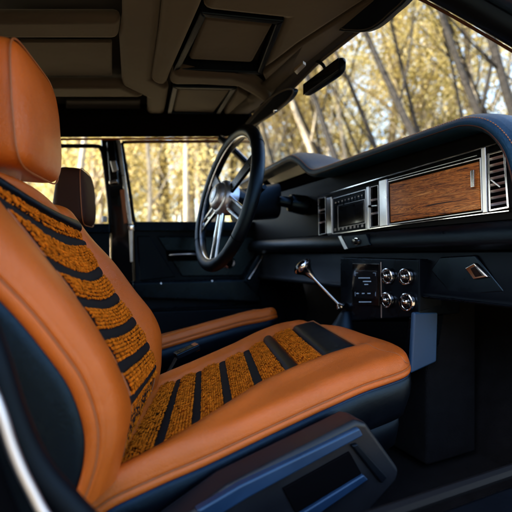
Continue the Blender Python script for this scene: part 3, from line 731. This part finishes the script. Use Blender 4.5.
mesh('mirror_stem',*tube(crom([on(PX(.69),306,59),on(PX(.695),314,60.5),on(PX(.690),322,64),on(PX(.680),327,72)],5),.0055,10),M['satin'],mi)
mesh('stem_base',*lathe(on(PX(.688),304,59),(0,0,-1),[(-.01,.02),(.004,.019),(.010,.012)],20),M['satin'],mi)
def visor(name,pix,mt,label,x=.672,th=.012):
    r=empty(name,on(PX(x),*pix[0]),label,'sun visor')
    return r
v=empty('sun_visor',on(PX(.68),250,122),'dark oval sun visor folded up along the windscreen header above the steering wheel','sun visor')
P=[on(PX(.675),*p) for p in ((245.5,126.5),(256,112),(268,100.5),(280,92.5),(290.5,89),(294,91.5),(290,99),(281,107),(270,115.5),(258,123),(249,127.5))]
P=crom(P,3,closed=True)
mesh('visor_pad',*slab(P,(.018,0,.006)),M['plastic'],v,bevel=.006)
mesh('visor_rim',*tube(P+A([-.003,0,0]),.0028,8,closed=True),M['liner'],v)
mesh('visor_clip',*lathe(on(PX(.668),276,110.5),(-1,0,-.3),[(0,.007),(.008,.006),(.010,.002)],14),M['chrome'],v)
v=empty('sun_visor',on(PX(.66),380,10),'dark padded sun visor folded up at the top right beside the mirror','sun visor')
P=crom([on(PX(.655),*p) for p in ((336,27),(350,11),(380,-14),(430,-50),(440,-44),(408,-2),(392,13),(377,26),(364,32),(350,32),(340,31))],3,closed=True)
mesh('visor_pad',*slab(P,(.022,0,.006)),M['plastic'],v,bevel=.008)
mesh('visor_seam',*tube((P-P.mean(0))*.9+P.mean(0)+A([-.001,0,0]),.0016,6,closed=True),M['linerdark'],v)

# ------------------------------------------------------------------ seats
def polydist(P2,poly):
    """signed distance (positive inside) of 2D points to polygon"""
    P2=A(P2,float); poly=A(poly,float); n=len(poly)
    dmin=np.full(len(P2),1e9); inside=np.zeros(len(P2),bool)
    for i in range(n):
        a=poly[i]; b=poly[(i+1)%n]; ab=b-a
        t=np.clip(((P2-a)@ab)/(ab@ab),0,1); d=np.linalg.norm(P2-(a+t[:,None]*ab),axis=1); dmin=np.minimum(dmin,d)
        c=((a[1]>P2[:,1])!=(b[1]>P2[:,1]))&(P2[:,0]<(b[0]-a[0])*(P2[:,1]-a[1])/((b[1]-a[1])+1e-12)+a[0]); inside^=c
    return np.where(inside,dmin,-dmin)
def sstep(x): x=np.clip(x,0,1); return x*x*(3-2*x)
# knitted stitches on a patch: fn(p,q)->xyz ; nrm(p,q)
SPH=None
def unit_blob(nu=6,nv=4):
    V=[(0,0,-1.)]
    for i in range(1,nv):
        t=-math.pi/2+math.pi*i/nv
        for k in range(nu):
            a=2*math.pi*k/nu; V.append((math.cos(t)*math.cos(a),math.cos(t)*math.sin(a),math.sin(t)))
    V.append((0,0,1.)); F=[]
    for k in range(nu): F.append((0,1+(k+1)%nu,1+k))
    for i in range(nv-2):
        for k in range(nu):
            a=1+i*nu+k; b=1+i*nu+(k+1)%nu; F.append((a,b,b+nu,a+nu))
    t=1+(nv-2)*nu
    for k in range(nu): F.append((t+k,t+(k+1)%nu,len(V)-1))
    return A(V),F
BV,BF=unit_blob()
def knit(fn, cells, rnd, pitch=.0066, row=.0058):
    """cells: list of (q0,q1) rows of knitting in patch coordinates"""
    Vs=[];Fs=[];n=0
    for q0,q1 in cells:
        a=fn(.5,q0); b=fn(.5,q1); length=np.linalg.norm(b-a); nr=max(2,int(length/row))
        for i in range(nr):
            q=q0+(q1-q0)*(i+.5)/nr
            e0=fn(0.,q); e1=fn(1.,q); wd=np.linalg.norm(e1-e0); nc=int(wd/pitch)
            for j in range(nc):
                for sgn in (-1,1):
                    if rnd.random()<.17: continue
                    p=(j+.5+sgn*.24+rnd.normal(0,.05))/nc
                    c=fn(p,q); du=fn(min(1,p+.01),q)-fn(p-.01 if p>.01 else 0,q); dvv=fn(p,min(q+.02,q1))-fn(p,q-.02)
                    du/=np.linalg.norm(du)+1e-9; dvv/=np.linalg.norm(dvv)+1e-9; nn=np.cross(du,dvv); nn/=np.linalg.norm(nn)+1e-9
                    if nn[2]<0: nn=-nn
                    ang=R_(24)*sgn+rnd.normal(0,.34)
                    ax1=dvv*math.cos(ang)+du*math.sin(ang); ax2=np.cross(nn,ax1); ax2/=np.linalg.norm(ax2)+1e-9
                    pill=.0058*math.sin(math.pi*(i+.5)/nr)**.5
                    cc=c+nn*(pill+rnd.normal(0,.0010))+du*rnd.normal(0,.0004)
                    s1=row*.66*rnd.uniform(.7,1.2); s2=pitch*.125*rnd.uniform(.8,1.2); s3=.0024
                    V=cc+np.outer(BV[:,2]*s1,ax1)+np.outer(BV[:,0]*s2,ax2)+np.outer(BV[:,1]*s3,nn)
                    Vs.append(V); Fs+= [tuple(x+n for x in f) for f in BF]; n+=len(BV)
    return np.concatenate(Vs),Fs
def interp_rows(rows):
    rows=A(rows,float); n=len(rows)
    def f(q):
        q=min(max(q,0),n-1); i=min(int(q),n-2); t=q-i
        p1=rows[i];p2=rows[i+1];p0=rows[i-1] if i>0 else 2*p1-p2; p3=rows[i+2] if i+2<n else 2*p2-p1
        return .5*((2*p1)+(-p0+p2)*t+(2*p0-5*p1+4*p2-p3)*t*t+(-p0+3*p1-3*p2+p3)*t**3)
    return f
def stripe(fn,q,hw,amp,nrm,n=24,inset=.0):
    """padded black band across a patch, centred on row q"""
    G=[]
    for p in np.linspace(inset,1-inset,n):
        row=[]
        for k,t in enumerate(np.linspace(-1,1,9)):
            c=fn(p,q+t*hw); row.append(c+nrm*(amp*math.sqrt(max(0,1-t*t))-.001))
        G.append(row)
    return grid(G)

def make_seat(tb,tc,th,label,detail=True,hm='tan'):
    """tb, tc, th: maps applied to the backrest, the cushion and the headrest points"""
    base=tc(A([[.35,.87,-.60]]))[0]
    root=empty('front_seat',base,label,'car seat','front seats of the car')
    def mk(name,V,F,mt,par,T,**k): return mesh(name,T(np.asarray(V,float).reshape(-1,3)),F,M[mt],par,**k)
    rnd=np.random.default_rng(3)
    # ---- cushion
    near=[(112,474),(157,452),(196,429),(229,408),(260,388),(295,372),(327,359),(359,348)]
    far=[(160,388),(179,380),(199,372),(222,362),(246,351),(267,339),(291,328),(314,322)]
    n3=A([on(cush(-.008),*p) for p in near]); f3=A([on(cush(-.008),*p) for p in far])
    nf=interp_rows(n3); ff=interp_rows(f3)
    fn=lambda p,q: nf(q)*(1-p)+ff(q)*p
    nrm=A([-.2126,0,1.]); nrm/=np.linalg.norm(nrm)
    cA=on(CUSH,60,506); cB=on(CUSH,425,343); cC=on(CUSH,300,316); cD=on(CUSH,140,384)
    cA=cB+(cA-cB)*1.0
    poly=[(*n3[i][:2],) for i in range(8)]+[(*f3[i][:2],) for i in range(7,-1,-1)]
    def S(s,t):
        e=np.maximum(0,(np.abs(2*s-1)-(1-.62))/.62); tm=1-.10*(1-np.sqrt(np.maximum(0,1-e**2.2)))
        tt=t*tm
        # near side bows slightly outwards
        P=((cA*(1-s)[...,None]+cD*s[...,None]).T*(1-tt).T).T+((cB*(1-s)[...,None]+cC*s[...,None]).T*tt.T).T
        return P
    nu,nv=70,90
    s=np.concatenate([[0,.004,.012,.025,.04,.06,.08],np.linspace(.10,.90,nu-14),[.92,.94,.96,.975,.988,.996,1]])
    t=np.concatenate([np.linspace(-.06,.90,nv-8),[.92,.94,.955,.97,.982,.990,.996,1.0]])
    SS,TT=np.meshgrid(s,t,indexing='ij')
    P=S(SS,TT)
    Wd=np.linalg.norm(cC-cB); Ln=np.linalg.norm(cB-cA)
    e=np.minimum(np.minimum(SS*Wd,(1-SS)*Wd),np.maximum(0,(1-TT)*Ln*.98))
    re=.024; roll=-re*(1-np.sqrt(np.maximum(0,1-(1-np.clip(e/re,0,1))**2)))
    d=polydist(P.reshape(-1,3)[:,:2],poly).reshape(SS.shape)
    dish=-.016*sstep((d+.006)/.016)
    crown=.010*np.exp(-((d+.03)/.022)**2)
    front=-.008*sstep((TT-.80)/.2)
    # seam across the front leather, ahead of the insert
    h=roll+dish+crown+front+.006*np.sin(math.pi*np.clip(TT,0,1))
    P=P+h[...,None]*nrm
    P[...,2]+=.0
    V,F=grid(P); cu=mk('cushion',V,F,'tan',root,tc,sharp=0)
    Pf=P.reshape(-1,3); a_=on(CUSH,359,347); b_=on(CUSH,409,352); ln_=[]
    for w_ in np.linspace(0,1,26):
        q_=a_*(1-w_)+b_*w_+A([0,0,0]); dd_=np.sum((Pf[:,:2]-q_[:2])**2,axis=1); k_=np.argsort(dd_)[:6]; wt=1/(dd_[k_]+1e-7)
        ln_.append([q_[0],q_[1],float(np.sum(Pf[k_,2]*wt)/wt.sum())])
    mk('seam',*tube(A(ln_),.0013,6),'tanseam',cu,tc)
    # perimeter line (near side -> front -> far side)
    edge=[P[0,j] for j in range(0,P.shape[1])]+[P[i,-1] for i in range(1,P.shape[0])]+[P[-1,j] for j in range(P.shape[1]-2,-1,-1)]
    edge=A(edge)
    keep=[0]
    for i in range(1,len(edge)):
        if np.linalg.norm(edge[i]-edge[keep[-1]])>.006: keep.append(i)
    edge=edge[keep]
    Te,_,_=frames(edge); out=np.cross(Te,A([0,0,1.])); out/=np.linalg.norm(out,axis=1)[:,None]
    cen=edge.mean(0)
    if np.mean(np.sum(out*(edge-cen),axis=1))<0: out=-out
    # smooth the outward direction
    for _ in range(6):
        o2=out.copy(); o2[1:-1]=(out[:-2]+out[1:-1]*2+out[2:])/4; out=o2/np.linalg.norm(o2,axis=1)[:,None]
    def ring(o,dz): return edge+out*o+A([0,0,dz])
    band=np.stack([ring(0,0.001),ring(.0015,-.004),ring(.0008,-.007),ring(-.0015,-.0085),ring(.0018,-.0105),ring(.004,-.014),ring(.0042,-.019),ring(.002,-.023),ring(-.004,-.025)],1)
    V,F=grid(band); mk('cushion_border',V,F,'tan',root,tc,sharp=0)
    mk('piping',*tube(ring(.0012,-.0083),.0016,6),'tanseam',cu,tc)
    sk=np.stack([ring(-.008,-.020),ring(.0005,-.026),ring(.004,-.032),ring(.005,-.05),ring(.002,-.075),ring(-.006,-.100),ring(-.012,-.118),ring(-.030,-.124)],1)
    V,F=grid(sk); mk('seat_skirt',V,F,'black',root,tc,sharp=0)
    mk('sheen_line',*tube(ring(.0008,-.0262),.0013,6),'bluesheen',root,tc)  # blue rim sheen of the skirt, painted as a thin tube
    # lower pan, set in
    lp=np.stack([ring(-.030,-.118),ring(-.022,-.124),ring(-.022,-.150),ring(-.030,-.190),ring(-.06,-.205)],1)
    V,F=grid(lp); mk('seat_pan',V,F,'plastic',root,tc,sharp=0)
    mk('seat_runner',*box((.28,.74,-.545),(.62,.04,.10)),'satin',root,tc,bevel=.006)
    mk('seat_runner',*box((.28,1.00,-.545),(.62,.04,.10)),'satin',root,tc,bevel=.006)
    # insert
    if detail:
        bands=[1,2,3,4]
        cells=[(0,.86),(1.14,1.87),(2.13,2.87),(3.13,3.87),(4.13,4.80),(5.22,5.93)]
        V,F=knit(fn,cells,rnd); mk('woven_insert',V,F,'yarn',cu,tc,sharp=0)
    if not detail: return_parts=False
    G=[[fn(p,q)-nrm*.0045 for q in np.linspace(0,7,60)] for p in np.linspace(-.02,1.02,20)]
    V,F=grid(G); mk('insert_backing',V,F,'blackyarn',cu,tc)
    for q in ([1,2,3,4] if detail else []):
        V,F=stripe(fn,q,.165,.0042,nrm,inset=-.03); mk('insert_band',V,F,'blackyarn',cu,tc,sharp=0)
    V,F=stripe(fn,5.0,.21,.011,nrm); mk('insert_band',V,F,'black',cu,tc,sharp=0,label='thicker smooth black leather band on the cushion')
    # front black pad, rounded
    G=[]
    for p in np.linspace(0,1,26):
        row=[]
        for t in np.linspace(0,1,18):
            ed=min(p,1-p)*.30; et=min(t,1-t)*.07; eh=min(ed,et); hh=.011*math.sqrt(max(0,1-(1-min(1,eh/.014))**2))
            row.append(fn(p,6.02+t*.98)+nrm*(hh-.004))
        G.append(row)
    V,F=grid(G); mk('front_pad',V,F,'black',cu,tc,sharp=0)
    # piping around the insert and seam from corner
    seam=[fn(-.015,q)+nrm*.002 for q in np.linspace(0,7,40)]+[fn(p,7.06)+nrm*.002 for p in np.linspace(0,1,14)]+[fn(1.015,q)+nrm*.002 for q in np.linspace(7,0,40)]
    mk('piping',*tube(seam,.0022,6),'tanseam',cu,tc)
    # side control panel (near side)
    yp=.585
    Q=lambda px,py,o=0: on(PY(yp+o),px,py)
    if detail:
        sp=mk('side_trim',*slab([Q(150,545),Q(228,487),Q(357,421),Q(367,422),Q(401,470),Q(398,482),Q(330,560),Q(150,660)],(0,.06,0)),'charcoal',root,tc,bevel=.020)
        mk('trim_ridge',*slab([Q(196,512,-.008),Q(240,486,-.008),Q(360,428,-.008),Q(364,436,-.008),Q(246,500,-.008),Q(214,520,-.008)],(0,.016,0)),'bluesheen',sp,tc,bevel=.004)  # edge highlight painted in as a blue ridge colour
        mk('trim_recess',*slab([Q(283,489,-.004),Q(350,452,-.004),Q(362,474,-.004),Q(296,514,-.004)],(0,.012,0)),'void',sp,tc,bevel=.002)
        mk('trim_ridge',*slab([Q(292,520,-.009),Q(364,475,-.009),Q(369,480,-.009),Q(300,528,-.009)],(0,.018,0)),'bluesheen',sp,tc,bevel=.003)  # lower edge highlight, likewise coloured in
        mk('trim_ridge',*slab([Q(352,446,-.007),Q(358,444,-.007),Q(388,478,-.007),Q(382,484,-.007)],(0,.012,0)),'plastic',sp,tc,bevel=.003)
    # ---- backrest
    rows=[ # O, N, Fi, Fo  (pixels)
     ((86,508),(118,474),(148,400),(154,392)),
     ((98,478),(128,432),(156,380),(161,374)),
     ((105,450),(134,402),(158,369),(165,358)),
     ((105,418),(122,370),(151,347),(166,335)),
     ((92,378),(104,337),(138,322),(159,314)),
     ((68,342),(85,304),(123,298),(143,291)),
     ((34,300),(58,266),(107,272),(122,262)),
     ((-14,252),(9,204),(90,244),(100,240)),
     ((-44,224),(-6,182),(82,230),(86,225)),
     ((-66,200),(-28,160),(66,208),(73,212)),
     ((-76,186),(-36,146),(54,192),(62,200))]
    ys_=(.598,.72,.95,1.02)
    sh_=[0,3,5,5,6,8,9,9,8,6,5]
    R3=A([[on(PY(y),p[0]-(sh_[k] if m else 0),p[1]) for m,(y,p) in enumerate(zip(ys_,r))] for k,r in enumerate(rows)])
    # dense rows
    f=[interp_rows(R3[:,k]) for k in range(4)]
    bn=A([.80,-.22,.56]); bn/=np.linalg.norm(bn)
    nq=100; qs=np.linspace(0,10,nq)
    cols=[]
    us=np.concatenate([np.linspace(0,1,26)[:-1],np.linspace(1,2,20)[:-1],np.linspace(2,3,18)])
    G=np.zeros((len(us),nq,3))
    for j,q in enumerate(qs):
        k=[g(q) for g in f]
        for i,u in enumerate(us):
            a=int(min(u,2)); w=u-a
            p=k[a]*(1-w)+k[a+1]*w
            topf=sstep((q-7.9)/1.2)
            if a==0: off=.024*math.sin(math.pi*w**.62)**.75+(-.008 if w>.97 else 0)
            elif a==1: off=-.012*(1-topf)*sstep(min(w,1-w)/.05)+.018*topf*math.sin(math.pi*w)
            else: off=.012*math.sin(math.pi*w)**.7
            if q>8.6: off-=.05*((q-8.6)/1.4)**2
            G[i,j]=p+bn*off
    V,F=grid(G); bk=mk('backrest',V,F,'tan',root,tb,sharp=0)
    O=G[0]; bdir=A([-.86,.10,-.42]); bdir/=np.linalg.norm(bdir)
    # soften: tan border, piping, black side, back
    lat=A([0,-1,0])
    b1=np.stack([O,O+bdir*.006+lat*.004,O+bdir*.010+lat*.003,O+bdir*.0115+lat*.001,O+bdir*.014+lat*.0035,O+bdir*.024+lat*.004,O+bdir*.030+lat*.001,O+bdir*.032-lat*.004],0)
    V,F=grid(b1); mk('backrest_border',V,F,'tan',root,tb,sharp=0)
    mk('piping',*tube(O+bdir*.0115+lat*.002,.0019,6),'tanseam',bk,tb)
    Fo=G[-1]
    b2=np.stack([O+bdir*.028-lat*.004,O+bdir*.034+lat*.001,O+bdir*.045+lat*.003,O+bdir*.08+lat*.004,O+bdir*.13-lat*.000,O+bdir*.17-lat*.012,O+bdir*.185-lat*.035,Fo+bdir*.13+lat*.03,Fo+bdir*.11+lat*.004,Fo+bdir*.03-lat*.003,Fo],0)
    V,F=grid(b2); mk('backrest_shell',V,F,'black',root,tb,sharp=0)
    # shoulder top closure
    topO=G[:,-1]; bkrow=np.linspace(0,1,len(us))[:,None]*(Fo[-1]+bdir*.11-O[-1]-bdir*.17)+O[-1]+bdir*.17
    midr=(topO+bkrow)/2+A([0,0,.02])
    V,F=grid(np.stack([topO,topO*.75+bkrow*.25+A([0,0,.014]),midr,topO*.25+bkrow*.75+A([0,0,.012]),bkrow],1)); mk('backrest_top',V,F,'tan',root,tb,sharp=0)
    def bfn(p,q):
        q=q-.30*math.sin(math.pi*min(max(p,-.1),1.1))*min(max((q-2.5)/4,0.12),1)
        return f[1](q)*(1-p)+f[2](q)*p+bn*(.004)
    bnr=bn
    if detail:
        cells=[(.2,1.84),(2.16,2.84),(3.16,3.84),(4.16,4.84),(5.16,5.84),(6.15,6.86),(7.13,7.80)]
        V,F=knit(bfn,cells,rnd,pitch=.0060,row=.0062); mk('woven_insert',V,F,'yarn',bk,tb,sharp=0)
    G2=[[bfn(p,q)-bn*.005 for q in np.linspace(0,8.0,70)] for p in np.linspace(-.03,1.03,18)]
    V,F=grid(G2); mk('insert_backing',V,F,'blackyarn',bk,tb)
    for q in ((2,3,4,5,6,7) if detail else ()):
        V,F=stripe(bfn,q,.18,.0042,bn,inset=-.05); mk('insert_band',V,F,'blackyarn',bk,tb,sharp=0)
    # padded black border over the top of the insert
    G3=[]
    for p in np.linspace(-.04,1.04,30):
        G3.append([bfn(p,7.80+.80*t*(1-.35*max(0,p-.6)))+bn*(.014*math.sqrt(max(0,1-(2*t-1)**2))-.002) for t in np.linspace(0,1,12)])
    V,F=grid(G3); mk('insert_border',V,F,'black',bk,tb,sharp=0)
    sm=[f[1](q)+bn*.004 for q in np.linspace(0,8,60)]; mk('piping',*tube(sm,.002,6),'tanseam',bk,tb)
    sm=[f[2](q)+bn*.004 for q in np.linspace(0,8,60)]; mk('piping',*tube(sm,.002,6),'tanseam',bk,tb)
    # ---- headrest
    nt_=on(PY(.735),25,36); ft=on(PY(.965),64,96); nb=on(PY(.735),17,160); fb=on(PY(.965),61,180)
    cf=(nt_+ft+nb+fb)/4; ay=((ft-nt_)+(fb-nb))/2; hw=np.linalg.norm(ay)/2; ay/=np.linalg.norm(ay)
    az=((nt_-nb)+(ft-fb))/2; hh=np.linalg.norm(az)/2; az-=ay*(az@ay); az/=np.linalg.norm(az); axx=np.cross(ay,az)
    if axx[0]<0: axx=-axx
    hx=.060; c0=cf-axx*hx
    hw+=.006; hh+=.012
    def head(uu,vv):  # superellipsoid
        sg=lambda x,e: np.sign(x)*np.abs(x)**e
        cu_,su=math.cos(uu),math.sin(uu); cv,sv=math.cos(vv),math.sin(vv)
        x=sg(cv,.30)*sg(cu_,.34); y=sg(cv,.30)*sg(su,.34); z=sg(sv,.36)
        taper=1-.04*max(0,z)-.06*max(0,-z)
        thick=1-.20*z
        return c0+axx*(x*hx*thick+.012*(1-y*y)*(x>0)*(1-z*z))+ay*y*hw*taper+az*z*hh
    G4=[[head(uu,vv) for vv in np.linspace(-math.pi/2,math.pi/2,40)] for uu in np.linspace(-math.pi,math.pi,72)]
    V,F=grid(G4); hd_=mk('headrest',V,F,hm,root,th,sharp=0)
    # seam ring just behind the front face, slightly proud
    sr=[]
    for a in np.linspace(0,2*math.pi,72,endpoint=False):
        sg=lambda x,e: np.sign(x)*abs(x)**e
        y=sg(math.cos(a),.34); z=sg(math.sin(a),.34)
        taper=1-.04*max(0,z)-.06*max(0,-z)
        sr.append(c0+axx*hx*(1-.20*z)*.80+ay*y*hw*taper*1.0+az*z*hh*1.0)
    mk('piping',*tube(sr,.0019,6,closed=True),'tanseam',hd_,th)
    for sy in (-.45,.45):
        a=c0+ay*sy*hw-az*(hh-.02); mk('headrest_post',*tube([a,a-az*.05-axx*.0,a-az*.11],.006,10),'chrome',root,th)
    return root
ident=lambda P:P
make_seat(ident,ident,ident,'tan leather front seat with woven orange insert and black bands, nearest the camera')
def shift(dx,dy,dz,mir=None):
    def T(P):
        P=A(P,float).copy()
        if mir is not None: P[:,1]=mir-P[:,1]
        return P+A([dx,dy,dz])
    return T
def dcush(P):
    P=shift(0,.66,.055)(P); P[:,2]-=np.maximum(0,P[:,1]-1.27)*.34; return P
def dhead(P):
    P=shift(.115,.66,-.060)(P); c_=A([.035,1.515,.225]); return c_+(P-c_)*A([.82,.86,.88])
make_seat(shift(-.02,.66,-.05),dcush,dhead,'tan driver seat with headrest painted brown for shade, half hidden behind the woven front seat',detail=False,hm='brown')  # driver headrest takes the leather with shade put into its colour

# seat belt buckle between the seats
bb=empty('belt_buckle',on(PY(1.14),186,352),'black seat belt buckle standing between the two front seats','buckle')
c=on(PY(1.14),187,351)
axb=A([.8,.1,.25]); axb/=np.linalg.norm(axb); sd=np.cross(axb,A([0,0,1.])); sd/=np.linalg.norm(sd)
mesh('buckle_body',*box(c,(.075,.032,.018),(axb,sd,np.cross(sd,axb))),M['satin'],bb,bevel=.004)
mesh('buckle_button',*box(c+axb*.028+np.cross(axb,sd)*-.0,(.014,.026,.0205),(axb,sd,np.cross(sd,axb))),M['tanseam'],bb,bevel=.002)
mesh('buckle_strap',*tube([c-axb*.03,c-axb*.08-A([0,0,.06]),c-axb*.10-A([0,0,.2])],.010,8,sx=.3),M['rubber'],bb)

# ------------------------------------------------------------------ light, sky, camera
w=bpy.data.worlds.new('World'); scn.world=w; w.use_nodes=True
nt=w.node_tree; bg=nt.nodes['Background']; sky=nt.nodes.new('ShaderNodeTexSky'); sky.sky_type='NISHITA'; sky.sun_disc=False
EL=R_(44)
sdir=A([-1.0,-.03,0]); sdir/=np.linalg.norm(sdir)      # direction towards the sun (horizontal)
sky.sun_elevation=EL; sky.sun_rotation=math.atan2(sdir[0],sdir[1])
sky.air_density=1.2; sky.dust_density=2.2; sky.ozone_density=2.0
nt.links.new(sky.outputs[0],bg.inputs[0]); bg.inputs[1].default_value=.15
sun=bpy.data.lights.new('sun','SUN'); sun.energy=5; sun.angle=R_(.5); sun.color=(1,.93,.80)
so=link(bpy.data.objects.new('sun',sun))
tow=Vector((sdir[0]*math.cos(EL),sdir[1]*math.cos(EL),math.sin(EL)))
so.rotation_euler=tow.to_track_quat('Z','Y').to_euler(); so.location=(-5,-2,8)
cam=bpy.data.cameras.new('camera'); co=link(bpy.data.objects.new('camera',cam)); scn.camera=co
co.location=(0,0,0); co.rotation_euler=(R_(90),0,-YAW)
cam.sensor_width=36; cam.lens=FOC/512*36; cam.clip_start=.02; cam.clip_end=1000
cam.dof.use_dof=True; cam.dof.focus_distance=.97; cam.dof.aperture_fstop=2.8
scn.view_settings.view_transform='Standard'; scn.view_settings.look='None'; scn.view_settings.gamma=1
scn.view_settings.exposure=2.6
scn.render.engine='CYCLES'
scn.cycles.use_denoising=True
scn.cycles.max_bounces=10; scn.cycles.diffuse_bounces=5; scn.cycles.glossy_bounces=4; scn.cycles.transparent_max_bounces=16
scn.cycles.caustics_reflective=False; scn.cycles.caustics_refractive=False
scn.cycles.sample_clamp_indirect=6
